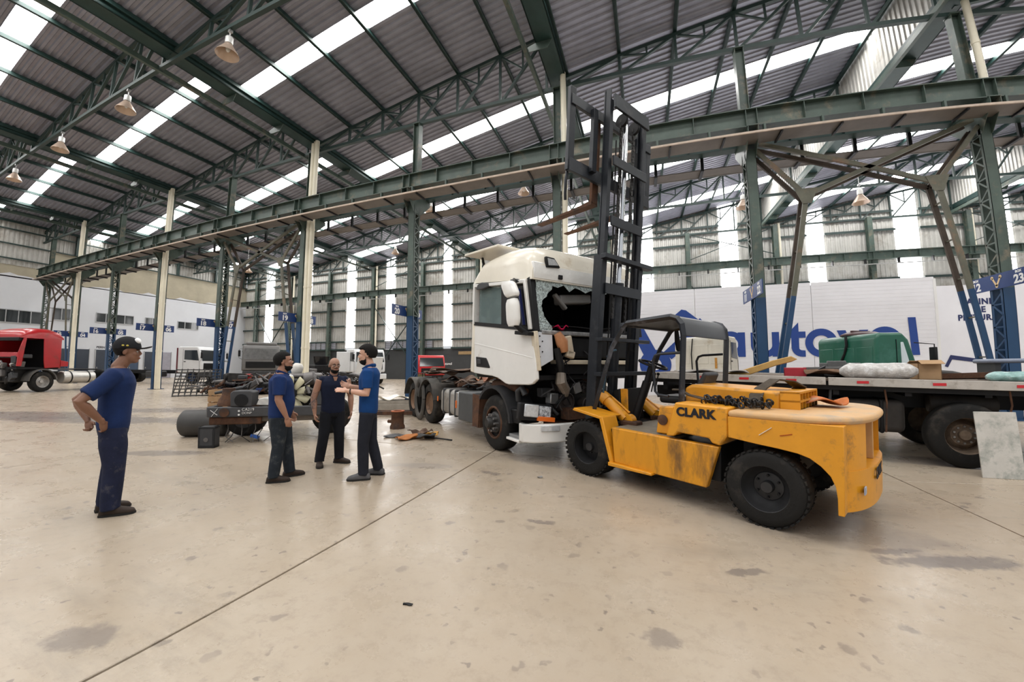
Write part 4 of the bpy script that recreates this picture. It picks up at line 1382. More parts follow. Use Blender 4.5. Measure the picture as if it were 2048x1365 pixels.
o = cr.build('dash_cover', INNER, tr, smooth=60); o.location = (.95, 1.0, 2.06)
MB().obox((.95, 1.05, 2.62), (.2, .7, .16), Matrix.Rotation(.1, 3, 'X')).build('overhead_shelf', GREY, tr, bevel=.03)
MB().obox((1.0, .72, 2.55), (.1, .34, .06), Matrix.Rotation(-.75, 3, 'X')).build('overhead_flap', GREY, tr, bevel=.02)
# front corner and loose front end
tzx = MB().prism([(-.02, 2.0), (-.36, 1.99), (-.385, 1.57), (-.15, 1.46), (-.03, 1.5)], 1.2, 1.25, 'x')
o = tzx.build('corner_panel', mat('zinc_white', (.66, .69, .74), .35, .1, .1, 3), tr, bevel=.01); o.scale = (1, -1, 1)
MB().bar((1.24, .02, 2.0), (1.27, .06, 1.4), .1, .07, up=(0, 1, 0)).build('door_pillar', mat('primer_cream', (.66, .58, .45), .5, 0, .15, 4), tr, bevel=.01)
for k in range(5):
    MB().box(1.255, 1.262, .1 + .05 * (k % 2), .12 + .05 * (k % 2), 1.6 + k * .08, 1.62 + k * .08).build('bolt_hole', BLACKM, tr, smooth=0)
MB().box(1.1, 1.26, .15, 2.3, 1.96, 2.03).build('cowl_bar', mat('dirty_alloy', (.3, .3, .3), .4, .5, .4, 12), tr, bevel=.015)
MB().box(1.0, 1.2, .7, 2.25, 1.6, 1.95).build('heater_box', BLACKM, tr, bevel=.03)
MB().box(.95, 1.22, .55, 2.2, 1.5, 1.57).build('front_beam', MATS['primer_cream'], tr, bevel=.01)
MB().box(.9, 1.15, .5, 2.2, 1.34, 1.5).build('mesh_panel', BLACKM, tr, smooth=0)
MB().tube([(1.3, .42, 1.98), (1.31, .5, 1.85), (1.3, .55, 1.7)], [.06, .1, .07], 10).build('orange_reservoir', mat('amber_plastic', (.45, .2, .09), .35, 0, .2, 5), tr)
MB().obox((1.3, .63, 1.8), (.1, .14, .3), Matrix.Rotation(.2, 3, 'X')).obox((1.3, .66, 1.66), (.1, .16, .12), Matrix.Rotation(-.3, 3, 'X')).build('expansion_tank', mat('milky_plastic', (.55, .47, .36), .4, 0, .2, 5), tr, bevel=.02)
MB().tube([(1.28, .42, 1.75), (1.3, .47, 1.5), (1.28, .5, 1.35)], [.05, .06, .045], 12).build('air_bellow', BLACKM, tr)
MB().tube([(1.28, .5, 1.36), (1.3, .48, 1.22), (1.28, .58, 1.1), (1.26, .62, 1.0)], [.07, .09, .08, .03], 8).build('bent_bracket', mat('bracket_alloy', (.2, .17, .14), .5, .4, .3, 7), tr)
for k in range(9):
    rk = random.Random(k)
    y = .38 + rk.random() * 1.1
    z = 1.2 + rk.random() * .7
    MB().tube([(1.2, y, z), (1.3, y + rk.uniform(-.1, .1), z - .1), (1.27, y + rk.uniform(-.15, .15), z - .3), (1.2, y + rk.uniform(-.2, .2), z - .45)], .009 + .008 * rk.random(), 6).build('loose_cable', BLACKM, tr)
# engine
MB().box(-.4, .82, .75, 1.75, .55, 1.25).build('engine_block', mat('oily_engine', (.018, .017, .016), .5, .3, .5, 7), tr, bevel=.04)
for (y, z, r_, u) in ((.85, .87, .17, .98), (.79, 1.1, .09, .95), (1.35, .8, .13, .96), (1.3, 1.1, .1, .94)):
    MB().lathe([(.02, .03), (r_ * .3, .03), (r_ * .35, 0), (r_ * .85, 0), (r_, .02), (r_, .05), (r_ * .9, .06), (r_ * .9, -.12)], (u - .03, y, z), (1, 0, 0), n=26).build('pulley', mat('dusty_pulley', (.09, .075, .07), .55, .3, .2, 6), tr)
for k in range(26):
    rk = random.Random(100 + k)
    y, z, u = .35 + rk.random() * 1.6, .6 + rk.random() * .75, .75 + rk.random() * .25
    if k % 3:
        MB().tube([(u, y, z), (u + .1, y + rk.uniform(-.2, .2), z + rk.uniform(-.2, .15)), (u, y + rk.uniform(-.35, .35), z + rk.uniform(-.25, .2))], .012 + .02 * rk.random(), 7).build('engine_hose', BLACKM if k % 2 else DARK, tr)
    else:
        MB().obox((u, y, z), (.14, .08 + .12 * rk.random(), .08 + .12 * rk.random()), Matrix.Rotation(rk.uniform(-.5, .5), 3, 'X')).build('engine_part', (STEEL, DARK, RUST, mat('dull_alloy', (.16, .15, .145), .5, .5, .3, 6))[k % 4], tr, bevel=.012)
MB().box(.55, .95, .7, 1.9, .42, .55).build('front_cross_beam', RUST, tr, smooth=0)
MB().tube([(-.5, .35, 1.1), (0, .3, 1.13), (.35, .25, 1.12), (.6, .3, 1.02)], [.1, .11, .1, .07], 12).build('air_pipe', RUST, tr)
MB().tube([(.62, .14, .9), (.66, .1, 1.05), (.74, .12, 1.12), (.8, .15, 1.0)], .05, 10).build('bent_bracket', DARK, tr)
# headlamp, bumper corner and step
hl = MB().obox((.98, .2, .75), (.14, .56, .26), Matrix.Rotation(-.12, 3, 'X') @ Matrix.Rotation(-.25, 3, 'Z')).build('headlamp', BLACKM, tr, bevel=.02)
MB().obox((1.055, .09, .785), (.03, .24, .19), Matrix.Rotation(-.12, 3, 'X') @ Matrix.Rotation(-.25, 3, 'Z')).build('headlamp_lens', MATS['lamp_lens'], hl, bevel=.015)
MB().obox((1.09, .32, .75), (.03, .2, .18), Matrix.Rotation(-.12, 3, 'X') @ Matrix.Rotation(-.25, 3, 'Z')).build('lens_pattern', mat('patterned_lens', (.55, .57, .6), .25, 0, .2, 12, dirt=(.05, .05, .06), amt=.5, dscale=26), hl, bevel=.01)
MB().obox((1.10, .33, .645), (.05, .3, .07), Matrix.Rotation(-.12, 3, 'X') @ Matrix.Rotation(-.25, 3, 'Z')).build('indicator_lens', mat('amber_lens', (.75, .16, .02), .25, 0, .05), hl, bevel=.01)
bp_ = [(.82, .005), (.95, -.02), (1.1, .1), (1.24, .45), (1.28, .8), (1.2, .8), (1.14, .47), (1.02, .16), (.92, .08), (.82, .08)]
MB().prism([(u, y) for u, y in bp_], .30, .58, 'z').build('bumper_corner', WHITE, tr, bevel=.02, seg=3)
MB().prism([(.45, .0), (.84, -.01), (.84, .4), (.45, .35)], .27, .31, 'z').build('entry_step', WHITE, tr, bevel=.008)
MB().box(.45, .84, .02, .4, .55, .77).build('step_box', BLACKM, tr, bevel=.02)
MB().box(.46, .8, .05, .4, .31, .36).build('tread', GREY, tr, bevel=.01)
MB().obox((1.2, .34, .52), (.04, .3, .09), Matrix.Rotation(-.35, 3, 'Z')).build('fog_lamp', MATS['lamp_lens'], tr, bevel=.01)
MB().obox((1.22, 1.0, .52), (.1, .6, .08), Matrix.Rotation(.1, 3, 'X')).build('broken_bumper_edge', WHITE, tr, bevel=.01)
MB().box(.95, 1.15, .75, 1.3, .6, .78).build('tow_frame', RUST, tr, bevel=.01)
# things heaped on the chassis
TO, TA = Vector((-2.462, 5.929, 0)), atan2(-.617, .787)
def tw(u, y, z):
    return (TO.x + .787 * u + .617 * y, TO.y - .617 * u + .787 * y, z)
lay('red_cloth', mat('crimson_cloth', (.6, .01, .08), .8, 0, .15, 8), 'crumpled crimson cloth hanging on the broken windscreen frame', 'cloth', crumple(14, 12, .16, .22, .13, 95, .012), tw(1.22, .55, 2.02), TA)
RUSTS = mat('rusty_sheet_metal', (.1, .06, .042), .75, .2, .4, 5, dirt=(.22, .15, .1), amt=.35, dscale=4)
for i, (u, y, z, sx, sy, h, rz, lab) in enumerate(((-4.0, .95, 1.14, 1.6, 1.0, .28, .2, 'large bent rusty sheet on top of the wrecked truck chassis'), (-3.3, .75, 1.2, 1.2, .8, .3, 1.0, 'curled brown sheet lying over the rear mudguards of the wreck'),
                                          (-2.6, .7, 1.02, .9, .8, .22, .5, 'crumpled dark panel above the wreck fuel tank'), (-4.4, .55, 1.2, 1.0, .5, .12, -.2, 'flat brown sheet over the last axle of the wreck'), (-1.9, .55, .98, .7, .6, .2, .3, 'twisted sheet metal behind the wreck cab'))):
    lay('rusty_sheet', RUSTS, lab, 'sheet metal', crumple(20, 14, sx, sy, h, 20 + i), tw(u, y, z), TA + rz, group='sheets on the wreck chassis')
lay('rubber_mat', RUBBER, 'folded ribbed rubber piece on the wreck above the mudguard', 'rubber mat', crumple(16, 12, .6, .5, .22, 31), tw(-2.75, .35, .98), TA)
lay('orange_part', mat('faded_orange', (.5, .22, .12), .6, 0, .2, 5), 'faded orange plastic part lying behind the wreck door', 'plastic part', crumple(14, 10, .42, .34, .16, 33, .02), tw(-1.15, .5, 1.12), TA)
lay('yellow_part', YEL, 'small yellow bracket beside the orange part on the wreck', 'bracket', MB().obox((0, 0, .06), (.2, .14, .12), Matrix.Rotation(.4, 3, 'Z')), tw(-.95, .62, 1.2), TA, bevel=.02)
for k in range(16):
    rk = random.Random(300 + k)
    u, y = -1.9 + 1.8 * rk.random(), .2 + .6 * rk.random()
    o = MB()
    if k % 2:
        o.obox((0, 0, .05), (.1 + .2 * rk.random(), .06 + .12 * rk.random(), .06 + .08 * rk.random()), Matrix.Rotation(rk.uniform(-.6, .6), 3, 'Y'))
    else:
        o.tube([(-.15, 0, .03), (0, .05, .08), (.12, -.05, .05), (.2, .02, .02)], .02 + .02 * rk.random(), 7)
    o = o.build('loose_part', (BLACKM, RUST, DARK, MATS['dull_alloy'])[k % 4], tr, bevel=.01)
    o.location = (u, y, .95 + .05 * rk.random()); o.rotation_euler = (0, 0, rk.uniform(0, 6))
# ================================================================== people
def rm(o, voxel, it=4):
    r = o.modifiers.new('skin', 'REMESH')
    r.mode = 'VOXEL'
    r.voxel_size = voxel
    r.use_smooth_shade = True
    s = o.modifiers.new('soft', 'SMOOTH')
    s.factor = .5
    s.iterations = it
    return o

def ell(mb, c, ax, n=12, m=9):
    """ellipsoid with axis vectors ax"""
    t = MB().sphere((0, 0, 0), 1.0, n, m)
    c = Vector(c)
    a, b_, d = (Vector(q) for q in ax)
    mb.add([c + a * p[0] + b_ * p[1] + d * p[2] for p in t.v], t.f)

def hand(mb, w, d, nrm, side, curl=.5, spread=.0):
    """side +1: thumb towards nrm x d; palm faces nrm"""
    w, d, nrm = Vector(w), Vector(d).normalized(), Vector(nrm).normalized()
    nrm = (nrm - d * d.dot(nrm)).normalized()
    l = nrm.cross(d) * side
    ell(mb, w + d * .05, (d * .058, l * .041, nrm * .018))
    mb.tube([w - d * .03, w + d * .02], [.027, .027], 10)
    for i, L in enumerate((.072, .08, .075, .06)):
        b_ = w + d * (.088 - .006 * abs(i - 1)) + l * (.029 - .0195 * i)
        dd = (d + l * spread * (1.5 - i) * .25).normalized()
        p1 = b_ + (dd * cos(curl * .6) + nrm * sin(curl * .6)) * L * .42
        p2 = p1 + (dd * cos(curl * 1.5) + nrm * sin(curl * 1.5)) * L * .33
        p3 = p2 + (dd * cos(curl * 2.2) + nrm * sin(curl * 2.2)) * L * .28
        mb.tube([b_ - dd * .02, b_, p1, p2, p3], [.0105, .0105, .0098, .0088, .0068], 8)
    tb = w + d * .03 + l * .03
    t1 = tb + (d * .55 + l * .7 + nrm * .35).normalized() * .036
    t2 = t1 + (d * .85 + l * .25 + nrm * .4).normalized() * .034
    mb.tube([w + d * .015 + l * .012, tb, t1, t2], [.014, .014, .0118, .0085], 8)

def shell(c, r, keep, shrink=.72, n=36, m=26):
    """ellipsoid whose vertices outside keep() sink inside the head"""
    mb = MB().sphere((0, 0, 0), 1.0, n, m)
    v = []
    for p in mb.v:
        q = (c[0] + p[0] * r[0], c[1] + p[1] * r[1], c[2] + p[2] * r[2])
        if not keep(*q):
            q = tuple(c[i] + (q[i] - c[i]) * shrink for i in range(3))
        v.append(q)
    mb.v = v
    return mb

def person(loc, face, H, label, skin, shirt, pants, shoe, P):
    k = H / 1.75
    r = empty('person', (loc[0], loc[1], 0), atan2(face[1], face[0]))
    r.scale = (k, k, k)
    tag(r, label, 'person')
    fat = P.get('fat', 1.0)
    lean = P.get('lean', 0.0)
    def sx(z): return lean * max(0, z - .9)
    sec = [(.84, .10, .15), (.9, .108, .162), (.98, .108, .158), (1.08, .108, .155), (1.2, .115, .168), (1.3, .12, .182), (1.37, .112, .185), (1.42, .09, .155), (1.455, .065, .1), (1.48, .055, .062)]
    def torso(mb, grow, zmin=0, fatten=1.0, zmax=2, belly=0.0):
        rings = []
        for z, a, b_ in sec:
            if z < zmin - 1e-6 or z > zmax: continue
            bl = belly * max(0, 1 - abs(z - 1.05) / .2)
            f_ = fatten if z < 1.4 else 1 + (fatten - 1) * .5
            rings.append([(sx(z) + bl * .5 + (a * f_ + grow + bl * .5) * cos(t) - (.012 if z > 1.3 else 0), (b_ * f_ + grow) * math.copysign(abs(sin(t)) ** .85, sin(t)), z) for t in [2 * pi * i / 28 for i in range(28)]])
        mb.loft(rings)
    # body
    b = MB()
    torso(b, -.012, fatten=fat)
    hx = sx(1.5)
    HM = Matrix.Translation((hx + P.get('headx', .02), 0, 1.50)) @ Matrix.Rotation(P.get('turn', 0), 4, 'Z') @ Matrix.Rotation(P.get('nod', 0), 4, 'Y')
    h = MB()
    ell(h, (-.005, 0, .158), ((.098, 0, 0), (0, .078, 0), (0, 0, .093)), 20, 14)
    ell(h, (.02, 0, .085), ((.078, 0, 0), (0, .062, 0), (0, 0, .082)), 18, 12)
    ell(h, (.058, 0, .032), ((.034, 0, 0), (0, .036, 0), (0, 0, .026)))
    ell(h, (.066, 0, .152), ((.03, 0, 0), (0, .055, 0), (0, 0, .016)))
    h.tube([(.086, 0, .142), (.1, 0, .115), (.108, 0, .1)], [.009, .013, .015], 10)
    for s in (-1, 1):
        ell(h, (.098, s * .012, .097), ((.012, 0, 0), (0, .01, 0), (0, 0, .008)))
        ell(h, (-.012, s * .079, .122), ((.021, 0, .004), (0, .01, 0), (0, 0, .034)))
        ell(h, (.062, s * .04, .105), ((.026, 0, 0), (0, .022, 0), (0, 0, .024)))
    ell(h, (.09, 0, .066), ((.014, 0, 0), (0, .025, 0), (0, 0, .0075)))
    ell(h, (.088, 0, .054), ((.014, 0, 0), (0, .023, 0), (0, 0, .008)))
    b.add([HM @ Vector(p) for p in h.v], h.f)
    nt = HM @ Vector((-.01, 0, .06))
    b.tube([(sx(1.42) - .015, 0, 1.40), (sx(1.46) - .01, 0, 1.47), nt], [.068, .06 + .012 * (fat - 1) * 4, .058], 14)
    for s in (-1, 1):
        sh, el_, wr = P['arm'][s]
        sh = Vector(sh); sh.x += sx(1.4)
        el_, wr = Vector(el_), Vector(wr)
        af = P.get('armfat', 1.0)
        d = (wr - el_)
        b.tube([sh, sh.lerp(el_, .35), sh.lerp(el_, .8), el_, el_ + d * .25, el_ + d * .6, wr], [.056 * af, .051 * af, .043 * af, .041 * af, .043 * af, .035 * af, .026], 12)
        hd, hn, cu_, sp = P['hand'][s]
        hand(b, wr, hd, hn, P.get('thumb', {}).get(s, s), cu_, sp)
        hip, kn, an = (Vector(q) for q in P['leg'][s])
        b.tube([hip, hip.lerp(kn, .5), kn, kn.lerp(an, .35), an, an - Vector((0, 0, .05))], [.08, .066, .05, .052, .036, .036], 12)
    body = rm(b.build('body', skin, r), .0065, 3)
    # shirt
    t = MB()
    torso(t, .012, P.get('hem', .84), fat, 1.46, P.get('belly', 0))
    for s in (-1, 1):
        sh, el_, wr = P['arm'][s]
        sh = Vector(sh); sh.x += sx(1.4)
        el_ = Vector(el_)
        sl = P.get('sleeve', .62)
        af = P.get('armfat', 1.0)
        if sl > 0:
            t.tube([sh + Vector((0, -s * .05, .0)), sh, sh.lerp(el_, sl * .5), sh.lerp(el_, sl)], [.075, .073 * af, .07 * af, .066 * af], 14)
        else:
            ell(t, sh + Vector((0, -s * .03, .01)), ((.07, 0, 0), (0, .05, 0), (0, 0, .06)))
    so = rm(t.build('shirt', shirt, r), .011, 5)
    if P.get('collar'):
        c = MB()
        for s in (-1, 1):
            c.tube([(sx(1.46) - .07, 0, 1.485), (sx(1.46) - .045, s * .055, 1.485), (sx(1.46) + .02, s * .062, 1.465), (sx(1.44) + .075, s * .028, 1.43)], .014, 8, flat=1.8)
        c.build('collar', shirt, so)
    if P.get('placket'):
        MB().prism([(-.035, 1.44), (.035, 1.44), (0, 1.32)], .0, .02, 'x').build('open_neck', skin, so).location.x = sx(1.4) + .098
    # trousers
    t = MB()
    rings = []
    for z, a, b_ in ((.78, .1, .155), (.84, .112, .166), (.92, .112, .163), (.97, .108, .158)):
        rings.append([(sx(z) + a * fat * cos(q), b_ * fat * sin(q), z) for q in [2 * pi * i / 24 for i in range(24)]])
    t.loft(rings)
    for s in (-1, 1):
        hip, kn, an = (Vector(q) for q in P['leg'][s])
        w_ = P.get('legw', 1.0)
        t.tube([hip, hip.lerp(kn, .45), kn, kn.lerp(an, .5), an + Vector((0, 0, .0)), an - Vector((-.005, 0, .035))], [.098 * fat, .087 * w_ * fat ** .5, .072 * w_, .071 * w_, .066 * w_, .068 * w_], 16)
    rm(t.build('trousers', pants, r), .012, 3)
    # boots
    for s in (-1, 1):
        an = Vector(P['leg'][s][2])
        yaw = P.get('toe', {}).get(s, s * .18)
        M_ = Matrix.Translation((an.x, an.y, 0)) @ Matrix.Rotation(yaw, 4, 'Z')
        f_ = MB()
        ringsf = []
        for (x, hw, hh) in ((-.085, .025, .05), (-.078, .036, .075), (-.04, .043, .1), (.0, .044, .115), (.05, .047, .095), (.1, .052, .075), (.15, .05, .062), (.185, .036, .05), (.2, .016, .032)):
            ringsf.append([M_ @ Vector((x, hw * math.copysign(abs(cos(q)) ** .7, cos(q)), hh / 2 + (hh / 2) * math.copysign(abs(sin(q)) ** .6, sin(q)))) for q in [2 * pi * i / 18 for i in range(18)]])
        f_.loft(ringsf)
        sh_ = f_.build('boot', shoe, r, smooth=60)
        so_ = MB()
        pl = [(-.09, .03), (-.09, -.03), (-.05, -.046), (.02, -.046), (.09, -.056), (.15, -.054), (.19, -.038), (.208, 0), (.19, .038), (.15, .054), (.09, .056), (.02, .046), (-.05, .046)]
        so_.prism([tuple((M_ @ Vector((x, y, 0)))[:2]) for x, y in pl], 0.0, .022, 'z')
        so_.build('sole', mat('boot_sole', (.02, .019, .018), .8, 0, .2, 6), sh_, smooth=0)
    # face
    def onhead(mb, name, m, parent=body, smooth=60):
        mb.v = [tuple(HM @ Vector(p)) for p in mb.v]
        return mb.build(name, m, parent, smooth=smooth)
    EYEW, EYED = mat('eye_white', (.7, .68, .64), .3, 0, 0), mat('eye_dark', (.02, .014, .01), .2, 0, 0)
    hairm = mat('black_hair', (.006, .005, .0045), .8, 0, .3, 40, bump=.6, bscale=120)
    for s in (-1, 1):
        e = MB(); ell(e, (.0795, s * .033, .127), ((.0105, 0, 0), (0, .013, 0), (0, 0, .0062))); onhead(e, 'eye', EYEW)
        e = MB(); ell(e, (.0875, s * .033, .127), ((.0035, 0, 0), (0, .0055, 0), (0, 0, .0052))); onhead(e, 'iris', EYED)
        e = MB(); e.tube([(.092, s * .012, .148), (.09, s * .035, .154), (.075, s * .056, .146)], [.004, .0055, .003], 6); onhead(e, 'eyebrow', hairm)
    e = MB(); ell(e, (.0995, 0, .061), ((.006, 0, 0), (0, .024, 0), (0, 0, .0085))); onhead(e, 'lips', mat('lip_tone', tuple(c * .75 for c in P['skin_rgb']), .5, 0, 0) if False else P['lip'])
    hair = P.get('hair')
    if hair:
        hl = P.get('hairline', .19)
        onhead(shell((-.012, 0, .16), (.108 + hair, .086 + hair * .6, .1 + hair), lambda x, y, z: (x > .03 and z > hl) or (x <= .03 and (z > .115 if abs(y) > .06 and x > -.03 else z > .075)) and not (x > .0 and z < .15)), 'hair', hairm)
    if P.get('beard'):
        onhead(shell((.022, 0, .07), (.086, .068, .085), lambda x, y, z: (z < .052 + max(0, .035 - x) * .9 and x > .002 and not (x > .085 and z > .04)) or (z < .12 and -.004 < x < .02 and abs(y) > .045) or (x > .06 and .073 < z < .084 and abs(y) < .034)), 'beard', hairm)
    return r, HM, onhead, body

SK1 = mat('skin_brown', (.21, .1, .06), .5, 0, .08, 8)
SK2 = mat('skin_tan', (.33, .165, .105), .5, 0, .08, 8)
SK3 = mat('skin_olive', (.36, .19, .125), .5, 0, .08, 8)
SK4 = mat('skin_light', (.6, .34, .24), .5, 0, .06, 8)
LIP = mat('lips', (.25, .09, .07), .5, 0, .05)
NAVY = mat('navy_cotton', (.008, .022, .085), .85, 0, .2, 5, bump=.25, bscale=12)
NAVY2 = mat('navy_polo', (.008, .025, .1), .85, 0, .2, 5, bump=.25, bscale=12)
NAVY3 = mat('dark_navy_shirt', (.007, .011, .03), .85, 0, .3, 4, bump=.25, bscale=12)
ROYAL = mat('royal_blue_polo', (.005, .045, .17), .85, 0, .15, 5, bump=.2, bscale=12)
WORKP = mat('navy_work_trousers', (.013, .017, .042), .9, 0, .3, 6, dirt=(.06, .06, .075), amt=.2, dscale=7, bump=.35, bscale=9)
JEAN = mat('dirty_jeans', (.02, .026, .034), .9, 0, .35, 6, dirt=(.075, .08, .08), amt=.3, dscale=6, bump=.35, bscale=9)
BLKP = mat('black_trousers', (.009, .01, .014), .9, 0, .3, 6, bump=.35, bscale=9)
DJEAN = mat('dark_jeans', (.016, .018, .026), .9, 0, .25, 6, bump=.35, bscale=9)
BOOT = mat('brown_boot', (.035, .024, .019), .7, 0, .3, 8)
GSHOE = mat('grey_shoe', (.1, .1, .105), .75, 0, .25, 8)

# young man on the left, hands on his lower back, cap
P = dict(fat=1.14, armfat=1.12, lean=.06, headx=.05, turn=-.12, nod=.02, lip=LIP, legw=1.25, hem=.84, sleeve=.8,
         arm={-1: ((-.02, -.185, 1.385), (-.235, -.30, 1.15), (-.075, -.215, .945)), 1: ((-.02, .185, 1.385), (-.30, .24, 1.13), (-.20, .10, .93))},
         hand={-1: ((.25, .35, -.8), (-.6, .8, 0), .9, 0), 1: ((.2, -.35, -.8), (-.4, -.8, 0), 1.1, 0)},
         leg={-1: ((0, -.085, .86), (.02, -.09, .47), (-.01, -.09, .1)), 1: ((0, .085, .86), (.0, .1, .47), (-.05, .12, .1))}, hair=.004, hairline=.3)
r1, HM, oh, body = person((-4.93, 1.91), (.40, .92), 1.745, 'young man in navy T-shirt and black cap, hands on his lower back', SK1, NAVY, WORKP, BOOT, P)
CAPM = mat('black_cap', (.012, .012, .014), .8, 0, .2, 10)
cap = oh(shell((-.01, 0, .165), (.118, .094, .118), lambda x, y, z: z > .165 + (-.02 if x < -.05 else 0), .8), 'cap', CAPM)
br = MB()
br.prism([(.07, -.075), (.14, -.07), (.185, -.04), (.195, 0), (.185, .04), (.14, .07), (.07, .075)], .168, .178, 'z')
br.v = [(x, y, z - (abs(y) ** 2) * 3 + (x - .07) * .12) for x, y, z in br.v]
oh(br, 'cap_brim', CAPM, cap, 30)
pt = MB().lathe([(.001, .006), (.024, .006), (.03, 0), (.03, -.02)], (.085, -.03, .245), (.75, -.35, .5), n=16)
oh(pt, 'cap_badge', WHITEP, cap)
for i, y in enumerate((-.01, .025)):
    e = MB(); ell(e, (-.02 + y, -.096, .185), ((.011, 0, 0), (0, .003, 0), (0, 0, .008))); oh(e, 'cap_patch', mat('yellow_thread', (.6, .5, .1), .7, 0, 0), cap)
text('back_print', 'autovol', .05, MATS['yellow_thread'], r1, (-.14, -.03, 1.33), (pi / 2, 0, -pi / 2 - .2), bold=.002)

# stocky bearded man
P = dict(fat=1.2, lean=.03, headx=.03, turn=.0, nod=-.12, lip=LIP, legw=1.1, hem=.84, sleeve=.8, collar=True, belly=.05, armfat=1.15,
         arm={-1: ((-.01, -.225, 1.385), (.0, -.27, 1.12), (.1, -.26, .88)), 1: ((-.01, .225, 1.385), (.04, .27, 1.12), (.14, .22, .9))},
         hand={-1: ((.3, .05, -1), (-.2, 1, 0), .55, .2), 1: ((.3, -.05, -1), (-.2, -1, 0), .55, .2)},
         leg={-1: ((0, -.09, .86), (.0, -.1, .47), (-.05, -.1, .1)), 1: ((.02, .09, .86), (.09, .1, .48), (.13, .12, .1))}, hair=.012, hairline=.2, beard=True, toe={-1: -.1, 1: .25})
person((-4.43, 3.42), (.66, .75), 1.655, 'stocky bearded man in navy polo shirt with his arm hanging, seen from the side', SK2, NAVY2, JEAN, BOOT, P)

# bald man with glasses facing the camera
P = dict(fat=1.08, lean=.0, headx=.01, turn=.12, nod=.05, lip=LIP, legw=1.12, hem=.84, sleeve=0, placket=True, armfat=1.15,
         arm={-1: ((-.01, -.205, 1.385), (-.03, -.29, 1.1), (.04, -.28, .85)), 1: ((-.01, .205, 1.385), (-.05, .29, 1.1), (.0, .29, .86))},
         hand={-1: ((.15, .1, -1), (0, 1, 0), .6, .1), 1: ((.15, -.05, -1), (0, -1, 0), .6, .1)},
         leg={-1: ((0, -.09, .86), (.03, -.14, .47), (.0, -.19, .1)), 1: ((0, .09, .86), (.02, .1, .47), (-.03, .12, .1))}, beard=True, collar=True, toe={-1: -.15, 1: .75})
r3, HM, oh, body = person((-4.40, 4.28), (.86, -.52), 1.6, 'bald man with glasses and tattooed arm in a sleeveless dark shirt', SK3, NAVY3, BLKP, BOOT, P)
gl = MB()
for s in (-1, 1):
    gl.tube([(.103, s * .034 + .019 * cos(t), .127 + .015 * sin(t)) for t in [2 * pi * i / 16 for i in range(17)]], .002, 5, caps=False)
    gl.tube([(.1, s * .053, .13), (.05, s * .08, .132), (-.01, s * .084, .128)], .0018, 5)
gl.tube([(.103, -.015, .13), (.106, 0, .132), (.103, .015, .13)], .002, 5)
oh(gl, 'glasses', BLACKM)
# tattoo ink wrapped round the upper and lower arm
tt = MB()
a0, a1, a2 = Vector((-.02, -.215, 1.34)), Vector((-.03, -.29, 1.1)), Vector((.02, -.285, .93))
tt.tube([a0, a0.lerp(a1, .5), a1, a1.lerp(a2, .5), a2], [.0605, .0555, .0495, .049, .041], 16, caps=False)
tt.build('tattoo', mat('tattooed_skin', (.32, .17, .115), .5, 0, .1, 8, dirt=(.09, .07, .065), amt=.6, dscale=16), r3)

# man in the blue polo, gesturing
P = dict(fat=.98, lean=.0, headx=.03, turn=.05, nod=.06, lip=LIP, legw=1.0, hem=.84, sleeve=.75, collar=True,
         arm={1: ((-.01, .19, 1.385), (-.02, .235, 1.12), (.235, .18, 1.16)), -1: ((-.01, -.19, 1.385), (.03, -.24, 1.13), (.26, -.13, 1.2))},
         hand={1: ((1, -.15, .12), (-.1, -.6, -.75), .12, .35), -1: ((.9, .25, .25), (0, .8, .3), .5, .3)},
         leg={1: ((0, .09, .86), (.04, .1, .47), (.03, .1, .1)), -1: ((0, -.09, .86), (-.03, -.1, .47), (-.12, -.11, .1))}, hair=.02, hairline=.205, beard=True, toe={1: .05, -1: -.3})
r4, HM, oh, body = person((-3.45, 3.96), (-.86, -.51), 1.755, 'man in a royal blue polo gesturing with both hands, dark hair and beard', SK4, ROYAL, DJEAN, GSHOE, P)
MB().tube([(.19 + .006 * 0, .19 + .03 * cos(t), 1.15 + .03 * sin(t)) for t in [2 * pi * i / 16 for i in range(17)]], .009, 6, caps=False).build('wristwatch', BLACKM, r4)
# ================================================================== flatbed at the right
d5 = Vector((.953, -.303, 0)).normalized()
fb = empty('flatbed_truck', (4.46, 6.58, 0), atan2(d5.y, d5.x))
tag(fb, 'flatbed truck loaded with wrapped parts behind the forklift', 'flatbed truck')
def bz(x): return 1.245 - .024 * x            # the bed slopes gently
XA, XB = -4.55, 4.2
ALU = mat('dusty_alu_rail', (.5, .47, .43), .5, .2, .15, 3, dirt=(.3, .26, .22), amt=.3, dscale=4)
def sloped(x0, x1, y0, y1, za, zb):
    return MB().add([(x0, y0, bz(x0) + za), (x1, y0, bz(x1) + za), (x1, y1, bz(x1) + za), (x0, y1, bz(x0) + za), (x0, y0, bz(x0) + zb), (x1, y0, bz(x1) + zb), (x1, y1, bz(x1) + zb), (x0, y1, bz(x0) + zb)],
                    [(0, 3, 2, 1), (4, 5, 6, 7), (0, 1, 5, 4), (1, 2, 6, 5), (2, 3, 7, 6), (3, 0, 4, 7)])
for i in range(6):
    sloped(XA, XB, .03 + i * .39, .03 + i * .39 + .38, -.06, -.02).build('deck_plank', mat('deck_board', (.14, .11, .085), .8, 0, .25, 4), fb, smooth=0)
for x0 in (XA, -1.62, 1.3):
    sloped(x0 + .005, x0 + 2.9, -.02, .03, -.125, .0).build('side_rail', ALU, fb, bevel=.005, smooth=0)
sloped(XA, XB, 2.36, 2.41, -.125, .0).build('side_rail', ALU, fb, smooth=0)
REDR = mat('red_reflector', (.55, .02, .03), .3, 0, .1, 9)
for x in (-3.55, -2.9, -2.2, -1.25, -.35, .55, 1.5):
    MB().box(x, x + .15, -.026, -.02, bz(x) - .085, bz(x) - .045).build('reflector', REDR, fb, smooth=0)
